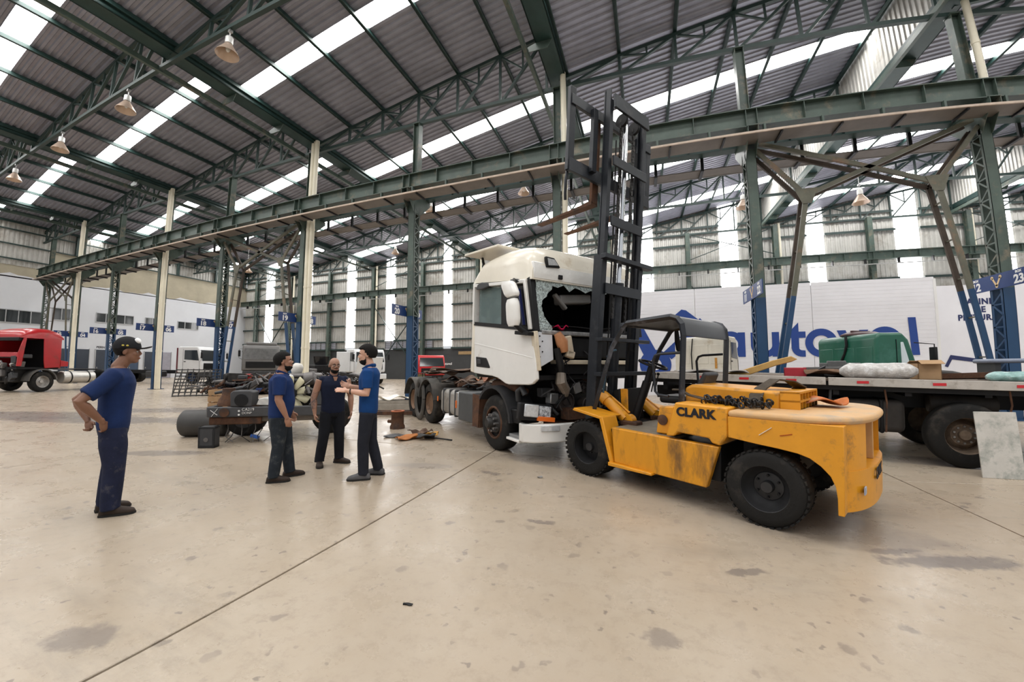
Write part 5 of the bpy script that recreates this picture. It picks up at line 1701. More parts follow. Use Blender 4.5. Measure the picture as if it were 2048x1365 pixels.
for y in (.75, 1.6):
    MB().box(XA, XB, y, y + .09, .78, 1.05).build('chassis_rail', BLACKM, fb, smooth=0)
sloped(XA, XB, .06, 2.34, -.2, -.065).build('bed_frame', BLACKM, fb, smooth=0)
for i in range(10):
    x = XA + .3 + i * .9
    MB().box(x, x + .08, .1, 2.3, 1.0, bz(x) - .2).build('cross_bearer', BLACKM, fb, smooth=0)
MUDRIM = mat('muddy_rim', (.2, .15, .11), .7, .2, .4, 6, dirt=(.07, .05, .04), amt=.5)
wheel(fb, (.02, .16, .46), .46, .32, -1, MUDRIM, 10, .33, .56, tread=False, dish=-.6)
wheel(fb, (.02, 2.2, .46), .46, .5, 1, MUDRIM, 10, .33, .56, tread=False, sub=False)
wheel(fb, (1.25, .16, .46), .46, .32, -1, MUDRIM, 10, .33, .56, tread=False, dish=-.6)
MB().box(-1.75, -.62, .22, .8, .42, .93).build('fuel_tank', mat('muddy_black_tank', (.04, .036, .033), .6, 0, .3, 4), fb, bevel=.09, seg=4)
for x in (-1.45, -.95):
    MB().box(x, x + .06, .205, .82, .405, .945).build('tank_strap', BLACKM, fb, bevel=.09, seg=4)
MB().cyl((-2.15, .3, .9), (-2.15, .75, .9), .15, n=22).build('air_tank', mat('grimy_tank', (.16, .13, .1), .6, .2, .3, 5), fb, bevel=.02)
MB().cyl((-.3, .5, .88), (.5, .5, .88), .14, n=18).build('air_tank', MATS['muddy_black_tank'], fb, bevel=.02)
MB().tube([(-2.2, .12, 1.1), (-2.2, .1, .85), (-2.1, .1, .72), (-1.7, .1, .72), (-1.6, .1, .85), (-1.58, .12, 1.1)], .022, 8).build('pipe_guard', DARK, fb)
MB().box(-3.6, -1.8, .3, .36, .5, .58).box(-3.4, -3.36, .3, .36, .5, 1.1).box(-2.3, -2.26, .3, .36, .42, 1.1).build('side_guard', BLACKM, fb, smooth=0)
for x, y in ((-.9, .05), (.5, .06)):
    MB().tube([(x, y, 1.1), (x + .02, y, .9), (x, y, .45 if x < 0 else .8)], .013, 6).build('hanging_chain', RUST, fb)
M5 = Matrix.Translation(fb.location) @ Matrix.Rotation(atan2(d5.y, d5.x), 4, 'Z')
A5 = atan2(d5.y, d5.x)
def onbed(x, y, dz=.0): return tuple(M5 @ Vector((x, y, bz(x) - .018 + dz)))
WRAP = mat('clear_wrap', (.52, .5, .48), .25, 0, .3, 9, dirt=(.75, .76, .76), amt=.4, dscale=12, bump=.8, bscale=16)
def wrinkled_roll(L, r0, seed, flat=.85):
    rr = random.Random(seed)
    rings = []
    for i in range(15):
        t = i / 14
        e = min(1, min(t, 1 - t) * 6 + .35)
        rings.append([(-L / 2 + L * t, r0 * e * cos(a) * (1 + .1 * rr.uniform(-1, 1)), r0 * flat + r0 * flat * e * sin(a) * (1 + .08 * rr.uniform(-1, 1))) for a in [2 * pi * k / 18 for k in range(18)]])
    return MB().loft(rings)
lay('wrapped_roll', WRAP, 'long roll wrapped in clear plastic on the flatbed edge', 'wrapped roll', wrinkled_roll(.98, .15, 3), onbed(-.95, .22), A5)
lay('wrapped_bundle', mat('teal_wrap', (.25, .42, .4), .3, 0, .35, 8, dirt=(.55, .65, .65), amt=.3, dscale=9, bump=.8, bscale=14), 'teal plastic wrapped bundle near the right end of the flatbed', 'wrapped bundle', wrinkled_roll(.62, .11, 7, .7), onbed(.62, .22), A5)
lay('wrapped_bundle', mat('pale_wrap', (.5, .53, .48), .4, 0, .3, 8, bump=.7, bscale=12), 'pale plastic bundle at the very right of the flatbed', 'wrapped bundle', wrinkled_roll(.9, .1, 9, .7), onbed(1.5, .25), A5)
CARD = mat('cardboard', (.42, .27, .15), .85, 0, .1, 4)
cbx = MB().box(-.15, .15, -.12, .12, 0, .02).box(-.15, .15, -.12, -.11, 0, .26).box(-.15, .15, .11, .12, 0, .26).box(-.15, -.14, -.12, .12, 0, .26).box(.14, .15, -.12, .12, 0, .26)
cbx.obox((0, -.17, .28), (.3, .12, .006), Matrix.Rotation(.5, 3, 'X')).obox((0, .17, .28), (.3, .12, .006), Matrix.Rotation(-.4, 3, 'X'))
lay('cardboard_box', CARD, 'open cardboard box behind the plastic wrapped roll', 'box', cbx, onbed(-.3, .5), A5 + .2, smooth=0)
bump_ = [(-1.1, .0), (-1.05, .14), (-.9, .19), (-.3, .2), (.4, .19), (1.1, .12), (1.35, .05), (1.3, .0)]
bo = lay('loose_bumper', mat('grey_bumper', (.07, .068, .066), .6, 0, .2, 4), 'long grey truck bumper lying behind the wrapped roll', 'bumper', MB().prism(bump_, -.1, .12, 'y'), onbed(-1.0, .85), A5, bevel=.03)
MB().box(-.75, -.35, -.112, -.1, .12, .14).build('bumper_slot', BLACKM, bo, smooth=0)
MB().box(.0, .3, -.112, -.1, .12, .14).build('bumper_slot', BLACKM, bo, smooth=0)
gb = lay('grey_casting', mat('grey_casting', (.13, .13, .13), .6, .2, .2, 5), 'grey bracket block lying against the green cab', 'bracket', MB().box(-.32, .32, -.05, .05, 0, .16).box(-.2, .1, -.06, .06, .0, .2), onbed(-1.3, 1.5, .1), A5, bevel=.015)
MB().box(-.4, .4, -.1, .1, -.1, 0).build('support', DARK, gb, smooth=0)
lay('red_bin', mat('red_plastic', (.4, .02, .035), .4, 0, .1, 4), 'small red plastic bin on the flatbed', 'bin', MB().box(-.17, .17, -.15, .15, 0, .02).box(-.17, .17, -.15, -.13, 0, .16).box(-.17, .17, .13, .15, 0, .16).box(-.17, -.15, -.15, .15, 0, .16).box(.15, .17, -.15, .15, 0, .16), onbed(-2.05, .6), A5, bevel=.008)
lay('black_bin', BLACKM, 'black angular tray touching the red bin', 'tray', MB().prism([(-.12, 0), (.12, 0), (.16, .2), (-.1, .06)], -.15, .15, 'y'), onbed(-1.75, .75), A5, bevel=.008)
yp = MB().prism([(-.55, .0), (-.2, .0), (.25, .18), (.5, .25), (.6, .3), (.5, .36), (.2, .28), (-.3, .1), (-.58, .04)], -.04, .06, 'y')
lay('ochre_fender', mat('ochre_panel', (.55, .33, .1), .55, 0, .15, 4), 'bent ochre body panel leaning up from the flatbed', 'panel', yp, onbed(-2.6, .7), A5, bevel=.012)
lay('brown_tarp', mat('brown_cloth', (.16, .095, .06), .9, 0, .3, 6), 'crumpled brown tarpaulin between the bins and the green cab', 'tarpaulin', crumple(20, 14, .9, .5, .2, 51), onbed(-1.45, .5), A5)
lay('grey_sheet', mat('grey_cloth', (.3, .28, .26), .85, 0, .2, 5), 'crumpled grey sheet at the left of the flatbed below the white cab', 'sheet', crumple(24, 12, 1.2, .5, .12, 52), onbed(-3.4, .4), A5)
lay('rusty_angle', RUST, 'rusty steel angle lying behind the teal bundle', 'steel angle', MB().bar((-.5, 0, .06), (.5, .1, .1), .1, .08).bar((-.5, .08, .03), (.5, .18, .06), .06, .05), onbed(.25, .7), A5 - .2)
sr = lay('dark_frame', DARK, 'dark open frame with a blue grey cover at the right end of the flatbed', 'frame', MB().box(-.7, 1.2, -.35, -.3, 0, .05).box(-.7, 1.2, .3, .35, 0, .05).box(-.7, -.63, -.35, .35, 0, .3).box(1.13, 1.2, -.35, .35, 0, .3).box(-.1, .0, -.35, -.28, 0, .3), onbed(1.4, 1.4), A5, smooth=0)
MB().box(-.75, 1.25, -.4, .4, .29, .36).build('cover', mat('slate_cover', (.2, .23, .3), .5, 0, .1, 3), sr, bevel=.03)
# speckled plate leaning against the wheel
pl = MB().obox((0, 0, .42), (.46, .02, .86), Matrix.Rotation(-.2, 3, 'X'))
lay('leaning_plate', mat('speckled_plate', (.52, .5, .46), .55, 0, .1, 3, dirt=(.3, .31, .28), amt=.5, dscale=5), 'pale speckled metal plate leaning against the flatbed wheel', 'plate', pl, (4.56, 6.16, 0), -.16, bevel=.004)

# ---- cabs on stands
def cab(name, loc, rz, L, Wd, z0, H_, body, label, cat='truck cab', rear_panels=True, mirror=True, door_open=False, stand=True, glass=GLASSD, roofbox=None):
    r = empty(name, (loc[0], loc[1], 0), rz)
    tag(r, label, cat)
    hx, hy = L / 2, Wd / 2
    prof = [(-hx, z0), (hx * .9, z0), (hx, z0 + .1), (hx + .02, z0 + .42 * H_), (hx - .2, z0 + .9 * H_), (hx - .34, z0 + H_), (-hx + .08, z0 + H_), (-hx, z0 + .94 * H_)]
    MB().prism(prof, -hy, hy, 'y').build('cab_shell', body, r, bevel=.07, seg=4)
    ws = [(hx + .015, z0 + .45 * H_), (hx - .165, z0 + .87 * H_)]
    n_ = Vector((ws[1][1] - ws[0][1], 0, ws[0][0] - ws[1][0])).normalized() * .012
    q = MB()
    v = [(ws[0][0], -hy + .1, ws[0][1]), (ws[0][0], hy - .1, ws[0][1]), (ws[1][0], hy - .16, ws[1][1]), (ws[1][0], -hy + .16, ws[1][1])]
    q.add([Vector(p) + n_ for p in v] + [Vector(p) - n_ for p in v], [(0, 1, 2, 3), (7, 6, 5, 4), (0, 4, 5, 1), (1, 5, 6, 2), (2, 6, 7, 3), (3, 7, 4, 0)])
    q.build('windscreen', glass, r, smooth=0)
    for s in (-1, 1):
        y = s * (hy + .004)
        MB().prism([(-hx + .55, z0 + .5 * H_), (hx - .18, z0 + .46 * H_), (hx - .34, z0 + .86 * H_), (-hx + .55, z0 + .86 * H_)], y - .01, y + .01, 'y').build('side_window', glass, r, bevel=.01)
        fr2 = MB()
        xa, xb, za, zb = -hx + .45, hx - .1, z0 + .06, z0 + .9 * H_
        for (p, q2) in (((xa, za), (xa, zb)), ((xb, za), (xb - .05, z0 + .45 * H_)), ((xa, za), (xb, za))):
            fr2.bar((p[0], y, p[1]), (q2[0], y, q2[1]), .008, .018, up=(0, 1, 0))
        fr2.build('door_gap', BLACKM, r, smooth=0)
        MB().box(xa + .06, xa + .22, y - .012, y + .016, z0 + .4 * H_, z0 + .43 * H_).build('door_handle', BLACKM, r, bevel=.005)
        if mirror:
            MB().tube([(hx - .1, s * hy, z0 + .85 * H_), (hx + .18, s * (hy + .2), z0 + .82 * H_), (hx + .18, s * (hy + .2), z0 + .5 * H_), (hx - .02, s * hy, z0 + .45 * H_)], .013, 6).build('mirror_bracket', BLACKM, r)
            MB().box(hx + .14, hx + .2, s * (hy + .1), s * (hy + .26), z0 + .55 * H_, z0 + .78 * H_).build('mirror', BLACKM, r, bevel=.015)
    if rear_panels:
        for ya, yb, za, zb in ((-hy + .12, -hy * .4, .35, .8), (-hy * .33, hy * .33, .35, .8), (hy * .4, hy - .12, .35, .8), (-hy + .12, hy - .12, .08, .26)):
            MB().box(-hx - .012, -hx + .01, ya, yb, z0 + za * H_, z0 + zb * H_).build('pressed_panel', body, r, bevel=.011, seg=2)
    MB().box(hx, hx + .05, -hy * .8, hy * .8, z0 + .12 * H_, z0 + .36 * H_).build('grille', BLACKM, r, bevel=.015)
    if stand:
        for x in (-hx + .15, hx - .25):
            for y in (-hy + .2, hy - .2):
                MB().box(x, x + .1, y - .05, y + .05, 0, z0 + .02).build('stand_leg', RUST, r, smooth=0)
        MB().box(-hx + .1, hx - .1, -hy + .1, hy - .1, z0 - .12, z0 + .01).build('stand_frame', BLACKM, r, smooth=0)
    return r
OFFW = mat('offwhite_cab', (.64, .61, .53), .45, 0, .08, 2, dirt=(.45, .38, .28), amt=.15)
c1_ = cab('truck_cab', (2.53, 16.1), 1.09, 1.5, 1.9, .95, 1.62, OFFW, 'old off-white truck cab standing behind the flatbed', mirror=False)
MB().box(-.775, -.765, -.62, -.54, 1.35, 1.75).build('rust_streak', mat('rust_stain', (.5, .25, .06), .8, 0, .3, 9), c1_, smooth=0)
MB().tube([(-.76, .25, 2.5), (-.79, .3, 1.9), (-.77, .28, 1.2)], .02, 6).build('cable', BLACKM, c1_)
GRN = mat('green_cab_paint', (.008, .1, .06), .35, 0, .1, 2, dirt=(.03, .14, .1), amt=.2, coat=.2)
c2_ = cab('truck_cab', (5.42, 11.15), .19, .95, 2.05, .62, 1.58, GRN, 'green truck cab seen from behind on the right', glass=mat('pale_glass', (.6, .68, .7), .1, 0, .1, 3))
MB().tube([(-.49, -.1, 2.2), (-.52, -.15, 1.95), (-.5, -.05, 1.75), (-.52, .1, 1.5), (-.5, .2, 1.3)], .03, 8).build('black_hose', BLACKM, c2_)
lay('roof_hatch', mat('hatch_dark', (.08, .04, .04), .5, 0, .2), 'dark round hatch lying on the green cab roof', 'hatch', MB().lathe([(.01, .1), (.3, .09), (.42, .04), (.42, 0), (.01, 0)], (0, 0, 0), (0, 0, 1), n=24).box(-.3, .3, -.03, .03, .09, .13), (5.4, 11.2, 2.2), .5)

# ================================================================== cut-off truck front with fan, behind the men
cf = empty('cut_truck_front', (-7.555, 4.272, 0), atan2(.586, .81))
tag(cf, 'cut-off truck front end with dark bumper beam and cream cooling fan', 'truck front')
BUM = mat('charcoal_bumper', (.045, .046, .05), .55, 0, .2, 4)
bo = MB().prism([(-.02, .12), (.03, .02), (.12, 0), (2.35, 0), (2.35, .3), (2.28, .3), (2.28, .08), (.14, .08), (.08, .14), (.08, .55), (-.02, .55)], .505, .695, 'z').build('bumper_beam', BUM, cf, bevel=.02, seg=3)
MB().lathe([(.02, 0), (.07, 0), (.085, .004), (.085, .012), (.06, .014)], (.335, -.003, .595), (0, -1, 0), n=22).build('tow_hole', RUST, bo)
CHALK = mat('chalk', (.75, .75, .74), .9, 0, .1, 20)
MB().bar((.12, -.006, .52), (.22, -.006, .665), .006, .016, up=(0, 1, 0)).bar((.1, -.007, .64), (.22, -.007, .55), .006, .014, up=(0, 1, 0)).build('chalk_cross', CHALK, bo, smooth=0)
text('chalk_writing', 'CA219', .075, CHALK, bo, (.74, -.006, .645), (pi / 2, 0, 0), bold=-.0005)
text('chalk_writing', 'DONP', .06, CHALK, bo, (.72, -.006, .58), (pi / 2, 0, 0), bold=-.0008)
for z in (.55, .62):
    MB().lathe([(.001, 0), (.018, 0), (.018, .006)], (.585, -.002, z), (0, -1, 0), n=12).build('bolt_head', CHALK, bo)
lb = MB().prism([(.43, .70), (.8, .70), (.82, .97), (.76, 1.0), (.47, 1.0), (.42, .95)], 0, .3, 'y').build('lamp_housing', BUM, cf, bevel=.02, seg=3)
MB().lathe([(.02, 0), (.1, 0), (.115, .006), (.115, .014), (.09, .016)], (.62, -.004, .82), (0, -1, 0), n=24).build('lamp_hole', BLACKM, lb)
MB().prism([(1.78, .7), (2.3, .7), (2.3, 1.05), (2.1, 1.06), (1.95, 1.0), (1.88, .85)], .02, .3, 'y').build('lamp_housing', BUM, cf, bevel=.02, seg=3)
MB().box(.05, .95, .05, .5, .36, .5).build('rusty_sill', RUST, cf, bevel=.02)
MB().box(.8, 2.3, .1, .5, .4, .5).build('lower_beam', mat('muddy_beam', (.15, .13, .11), .7, .1, .2, 4), cf, bevel=.02)
for x in (.55, 1.75):
    MB().box(x, x + .09, .3, 3.6, .45, .68).build('chassis_rail', RUST, cf, smooth=0)
wheel(cf, (.35, 1.0, .4), .4, .28, -1, RIMD, 8, .35, .58, tread=False, sub=False)
wheel(cf, (2.05, 1.0, .4), .4, .28, 1, RIMD, 8, .35, .58, tread=False, sub=False)
MB().cyl((.35, 1.0, .4), (2.05, 1.0, .4), .06, n=10).build('axle', RUST, cf)
FANM = mat('cream_fan', (.62, .57, .38), .5, 0, .08, 4)
fan = MB().cyl((1.34, .62, .9), (1.34, .5, .9), .11, n=20).build('fan_hub', BLACKM, cf)
for i in range(9):
    a = 2 * pi * i / 9 + .2
    c_, s_ = cos(a), sin(a)
    v = []
    for rr_, w0, w1 in ((.09, -.03, .05), (.2, -.05, .08), (.33, -.055, .1), (.36, -.02, .1)):
        for w_, dy in ((w0, -.035), (w1, .035)):
            v.append((1.34 + rr_ * c_ - w_ * s_, .55 + dy, .9 + rr_ * s_ + w_ * c_))
    b_ = MB().add(v, [(2 * k, 2 * k + 1, 2 * k + 3, 2 * k + 2) for k in range(3)])
    o = b_.build('fan_blade', FANM, fan, smooth=50)
    m_ = o.modifiers.new('thick', 'SOLIDIFY'); m_.thickness = .008
MB().box(.95, 1.75, .75, 1.9, .6, 1.2).build('engine_block', MATS['oily_engine'], cf, bevel=.05)
MB().box(1.0, 1.7, .85, 1.7, 1.2, 1.3).build('rocker_cover', MATS['dull_alloy'], cf, bevel=.04)
MB().cyl((1.55, .7, 1.18), (1.75, .7, 1.22), .14, n=20).build('alternator', MATS['dull_alloy'], cf, bevel=.02)
MB().lathe([(.02, .02), (.05, .02), (.07, 0), (.07, -.05)], (1.28, .6, 1.22), (0, -1, 0), n=18).build('idler_pulley', STEEL, cf)
for k in range(30):
    rk = random.Random(700 + k)
    x, y, z = .3 + 1.8 * rk.random(), .4 + 1.5 * rk.random(), .75 + .5 * rk.random()
    if k % 3 == 0:
        o = MB().obox((x, y, z), (.1 + .2 * rk.random(), .1 + .15 * rk.random(), .06 + .15 * rk.random()), Matrix.Rotation(rk.uniform(-.6, .6), 3, 'Y'))
        o.build('engine_part', (MATS['dull_alloy'], BLACKM, RUST, DARK)[k % 4], cf, bevel=.015)
    else:
        MB().tube([(x, y, z), (x + rk.uniform(-.2, .2), y, z + .12), (x + rk.uniform(-.35, .35), y + rk.uniform(-.2, .2), z - .05)], .012 + .025 * rk.random(), 7).build('engine_hose', (BLACKM, DARK, MATS['dull_alloy'])[k % 3], cf)
MB().tube([(-.2, .85, .9), (.2, .8, .98), (.6, .8, 1.07), (1.0, .8, 1.1)], [.03, .045, .045, .03], 10).build('grey_pipe', DARK, cf)
MB().lathe([(.2, 0), (.17, .12), (.12, .2), (.11, .34)], (.2, .5, .68), (0, 0, 1), n=20).build('rusty_cone', RUST, cf)
MB().prism([(.85, .72), (1.2, .70), (1.25, .8), (1.0, .86), (.9, .84)], .06, .3, 'y').build('white_bracket', mat('alloy_white', (.6, .6, .58), .5, .1, .2, 8), cf, bevel=.015)
for k in range(7):
    rk = random.Random(40 + k)
    x = .3 + .2 * k * .6
    MB().tube([(x, .25, .4), (x + .03, .2, .25), (x + rk.uniform(-.1, .1), .18, .12), (x + rk.uniform(-.2, .2), .12, .02)], .008, 6).build('hanging_wire', BLACKM if k % 2 else MATS['dull_alloy'], cf)
MB().obox((.8, .2, .1), (.16, .05, .06), Matrix.Rotation(.3, 3, 'Y')).build('blue_connector', mat('blue_plastic', (.02, .1, .4), .4, 0, 0), cf, bevel=.01)
lay('rocker_pot', mat('white_pot', (.7, .67, .62), .45, 0, .1, 5), 'white filter pot on the engine behind the bearded man', 'filter', MB().lathe([(.02, 0), (.1, 0), (.12, .05), (.12, .16), (.08, .22), (.02, .23)], (0, 0, 0), (.3, 0, 1), n=20), (-7.4, 6.1, 1.3))

# air tank and plastic housing on the floor beside it
tk = lay('steel_drum', mat('dark_tank', (.05, .048, .046), .55, .2, .2, 3), 'large dark cylindrical tank lying at the left of the cut truck front', 'tank', MB().lathe([(.02, -.02), (.22, -.02), (.265, .02), (.27, .05), (.27, .8), (.265, .83), (.22, .86), (.02, .86)], (0, 0, .272), (.81, .586, 0), n=32), (-8.85, 4.6, 0))
hs = lay('plastic_housing', DARK, 'upright dark plastic housing on the floor in front of the cut truck', 'housing', MB().box(-.14, .14, -.08, -.05, 0, .38).box(-.14, -.09, -.08, .1, 0, .38).box(.09, .14, -.08, .1, 0, .38).box(-.14, .14, -.08, .1, .33, .38).box(-.14, .14, -.08, .1, 0, .06), (-7.28, 4.2, 0), .55, bevel=.012)
MB().obox((0, .02, .2), (.16, .05, .22), Matrix.Rotation(.3, 3, 'Y')).build('inner_block', BLACKM, hs, bevel=.02)
MB().cyl((.0, .0, .15), (.0, -.09, .15), .04, n=12).build('knob', MATS['dull_alloy'], hs)

# ---- loose things on the floor by the wreck
dm = lay('rusty_pipe_stub', RUST, 'rusty upright pipe stub with orange rim beside the wreck wheels', 'pipe', MB().lathe([(.13, 0), (.17, 0), (.17, .05), (.145, .1), (.14, .36), (.15, .37), (.15, .4), (.11, .4), (.1, .36), (.1, .05)], (0, 0, 0), (0, 0, 1), n=28, closed=True), (-5.42, 7.2, 0))
MB().lathe([(.1, .395), (.155, .395), (.155, .41), (.1, .41)], (0, 0, 0), (0, 0, 1), n=28, closed=True).build('rim', mat('rim_orange', (.42, .13, .06), .7, 0, .2, 8), dm)
MB().cyl((-.16, 0, .15), (-.26, .0, .15), .04, n=12).build('side_stub', RUST, dm)
for i, (x, y, sx, sy, h, m, rz, lab) in enumerate(((-4.75, 6.35, .55, .3, .06, DARK, .2, 'flat dark rubber scrap on the floor by the rusty pipe'), (-4.42, 6.22, .42, .26, .1, mat('orange_scrap', (.42, .16, .05), .7, 0, .25, 7), .9, 'bent orange scrap plate on the floor by the wreck'),
                                               (-4.35, 6.55, .5, .3, .2, RUSTS, -.4, 'brown curled leather-like scrap leaning near the wreck wheel'), (-4.05, 6.3, .34, .2, .16, MATS['oily_engine'], .4, 'black twisted casting scrap on the floor'), (-4.15, 6.5, .42, .12, .14, mat('amber_scrap', (.55, .27, .04), .5, 0, .2, 8), .5, 'amber plastic strip lying on the scrap heap'))):
    lay('floor_scrap', m, lab, 'scrap', crumple(14, 10, sx, sy, h, 60 + i, .015), (x, y, 0), rz, group='scrap on the floor by the wreck')
lay('scrap_bar', BLACKM, 'thin black bar lying on the floor beside the scrap', 'bar', MB().tube([(-.3, 0, .03), (0, .02, .03), (.3, -.03, .02)], .014, 8), (-3.8, 6.35, 0), .1)
lay('silver_chip', STEEL, 'tiny shiny metal chip on the floor near the forklift wheel', 'metal chip', crumple(6, 5, .07, .04, .03, 77, .006), (-1.28, 4.72, 0), .3)
lay('floor_sliver', BLACKM, 'small dark sliver lying on the bare floor', 'sliver', crumple(8, 5, .06, .02, .012, 78, .004), (-1.384, 1.958, 0), .2)
lay('steel_plank', mat('grey_timber', (.3, .27, .23), .8, 0, .2, 4), 'grey timber stack end on the floor behind the man in the blue polo', 'timber', MB().box(-1.0, 1.0, -.3, -.15, 0, .2).box(-1.0, .9, .0, .2, 0, .2).box(-.9, 1.0, -.28, .15, .2, .32), (-7.6, 10.2, 0), .35, bevel=.01)
lay('cream_bumper_part', IVORY, 'cream moulded panel lying on the timber stack', 'panel', crumple(16, 10, 1.3, .5, .25, 80, .02), (-7.6, 10.2, .28), .35)
lay('lattice_beam', RUST, 'rusty lattice scrap beside the rear wheels of the wreck', 'scrap', MB().bar((-.9, 0, .08), (.9, 0, .1), .06, .1).bar((-.9, .3, .08), (.9, .3, .1), .06, .1).bar((-.8, 0, .1), (-.2, .3, .12), .05, .05).bar((-.2, .3, .1), (.4, 0, .12), .05, .05), (-6.5, 8.9, 0), .3)

# ================================================================== far vehicles
def chassis(r, x0, x1, y, m=BLACKM, z=.9):
    for s in (-1, 1):
        MB().box(x0, x1, s * y - .04, s * y + .04, z - .15, z + .1).build('chassis_rail', m, r, smooth=0)
def axlewheels(r, x, y, rad, w_, rim, sub=False):
    for s in (-1, 1):
        wheel(r, (x, s * y, rad), rad, w_, s, rim, 8, .35, .58, tread=False, sub=sub and True)
WCAB = mat('white_cab', (.74, .75, .76), .35, 0, .05, 2, coat=.3)
BRIM = mat('blue_rim', (.02, .05, .14), .5, .1, .2, 5)
t1 = cab('box_truck', (-32.0, 17.7), atan2(.37, .93), 1.9, 2.3, .85, 1.95, WCAB, 'white tractor truck with blue wheel rims beside the left wall', 'truck', stand=False)
chassis(t1, -8.5, .9, .45)
axlewheels(t1, .25, 1.0, .5, .3, BRIM, True); axlewheels(t1, -6.2, .95, .5, .5, BLACKM); axlewheels(t1, -7.4, .95, .5, .5, BLACKM)
MB().box(.75, 1.02, -1.15, 1.15, .45, .85).build('bumper', DARK, t1, bevel=.05)
MB().box(-1.1, -.95, -1.1, 1.1, .8, 2.7).build('cab_back_panel', mat('maroon', (.12, .01, .02), .5, 0, .1), t1, bevel=.02)
MB().box(-3.6, -2.2, -1.1, -.6, .5, .95).build('fuel_tank', DARK, t1, bevel=.08)
GCAB = mat('grey_cab_paint', (.15, .145, .14), .4, 0, .1, 2)
t2 = cab('grey_truck', (-29.6, 21.0), atan2(-.6, .8), 2.0, 2.6, .95, 2.1, GCAB, 'dark grey tractor truck facing the scrap heap', 'truck', stand=False, glass=mat('dusty_glass', (.13, .13, .13), .15, 0, .3, 3))
chassis(t2, -5, .9, .45); axlewheels(t2, .3, 1.05, .5, .3, BLACKM); axlewheels(t2, -3.6, 1.0, .5, .5, BLACKM)
MB().box(.9, 1.1, -1.25, 1.25, .4, .95).build('bumper', DARK, t2, bevel=.05)
MB().box(-.9, .6, -1.1, 1.1, 3.02, 3.3).build('roof_spoiler', GCAB, t2, bevel=.1, seg=3)
t3 = cab('white_truck', (-19.9, 22.4), atan2(-.45, .9), 1.8, 2.3, .9, 1.75, WCAB, 'white truck with open door and hood parked under the louvred window', 'truck', stand=False)
chassis(t3, -4, .9, .45); axlewheels(t3, .2, 1.0, .48, .3, BLACKM); axlewheels(t3, -3, .95, .48, .5, BLACKM)
MB().obox((1.25, -.2, 1.45), (.08, 1.9, 1.3), Matrix.Rotation(.3, 3, 'Y')).build('raised_hood', WCAB, t3, bevel=.06, seg=3)
MB().box(.9, 1.3, -1.1, 1.1, .4, .8).build('bumper', WCAB, t3, bevel=.05)
MB().obox((-.3, -1.55, 1.7), (1.0, .07, 1.5), Matrix.Rotation(.9, 3, 'Z')).build('open_door', WCAB, t3, bevel=.03)
t4 = empty('black_chassis', (-25.6, 23.4, 0), atan2(-.45, .9))
tag(t4, 'black bare truck chassis with a round black tub on it', 'truck chassis')
chassis(t4, -3.2, 2.6, .5); axlewheels(t4, 1.6, 1.0, .5, .3, BLACKM); axlewheels(t4, -2.0, .95, .5, .5, BLACKM)
MB().box(-3.0, 2.5, -1.1, 1.1, 1.0, 1.45).build('deck', BLACKM, t4, bevel=.03)
MB().lathe([(.05, 0), (.5, 0), (.62, .5), (.66, .72), (.62, .72), (.55, .5), (.05, .1)], (.2, 0, 1.45), (0, 0, 1), n=26).build('tub', mat('gloss_black', (.012, .012, .013), .2, 0, 0), t4)
REDC = mat('red_cab_paint', (.5, .012, .015), .3, 0, .1, 2, coat=.3)
t5 = cab('red_cab', (-16.6, 26.0), atan2(-.6, .7), 1.7, 2.2, .6, 1.65, REDC, 'small bright red truck cab behind the box 20 column', 'truck cab', mirror=False)
# red wreck at the far left: side with the open doorway is seen
rt = frame('red_truck', (-28.12, 7.83), (.3, -.953))
tag(rt, 'red truck with missing front and open doorway at the left edge', 'truck')
REDW = mat('red_truck_paint', (.42, .01, .015), .3, 0, .12, 2, dirt=(.2, .03, .02), amt=.25, coat=.4)
REDO = mat('red_roof_sunlit', (.5, .06, .03), .4, 0, .12, 2)
# local y = left; the near side plane is y = 0, the cab reaches to y = -2.45
wheel(rt, (0, -.16, .52), .52, .32, 1, mat('alloy_rim', (.5, .48, .46), .35, .6, .2, 6), 10, .33, .58, tread=False, dish=-.1)
wheel(rt, (0, -2.3, .52), .52, .32, -1, BLACKM, 8, .33, .58, tread=False, sub=False)
wheel(rt, (-3.6, -.3, .52), .52, .5, 1, BLACKM, 8, .33, .58, tread=False, sub=False)
MB().prism([(-.75, 1.25), (-.05, 1.2), (.0, 1.6), (.05, 2.75), (-.78, 2.8)], -.07, 0, 'y').build('cab_side', REDW, rt, bevel=.03)
MB().prism([(.95, 1.3), (1.15, 1.3), (1.1, 2.0), (.9, 2.75), (.78, 2.75)], -.07, 0, 'y').build('front_pillar', REDW, rt, bevel=.02)
rings = []
for u, zt_ in ((-.85, 2.85), (-.7, 3.1), (-.3, 3.24), (.3, 3.24), (.75, 3.12), (1.0, 2.9), (1.02, 2.72)):
    rings.append([(u, -1.22 + 1.22 * math.copysign(abs(cos(t)) ** .35, cos(t)), 2.7 + max(.03, zt_ - 2.7) * abs(sin(t)) ** .5) for t in [pi * i / 20 for i in range(21)]])
MB().loft(rings).build('cab_roof', REDW, rt, smooth=50)
MB().box(-.8, -.72, -2.4, -.06, 1.2, 2.75).build('cab_back', REDW, rt, smooth=0)
MB().box(-.7, -.6, -2.38, -.1, 1.25, 2.7).build('cab_black_liner', INNER, rt, smooth=0)
MB().box(-.75, 1.1, -2.45, -2.38, 1.25, 2.75).build('far_side', REDW, rt, smooth=0)
MB().box(-.7, 1.1, -2.4, -.08, 1.15, 1.25).build('cab_floor', INNER, rt, smooth=0)
MB().box(.95, 1.12, -2.42, -.03, 1.75, 1.98).build('front_panel', REDW, rt, bevel=.02)
MB().box(.4, 1.0, -2.3, -.15, 1.7, 1.9).build('dashboard', DARK, rt, bevel=.04)
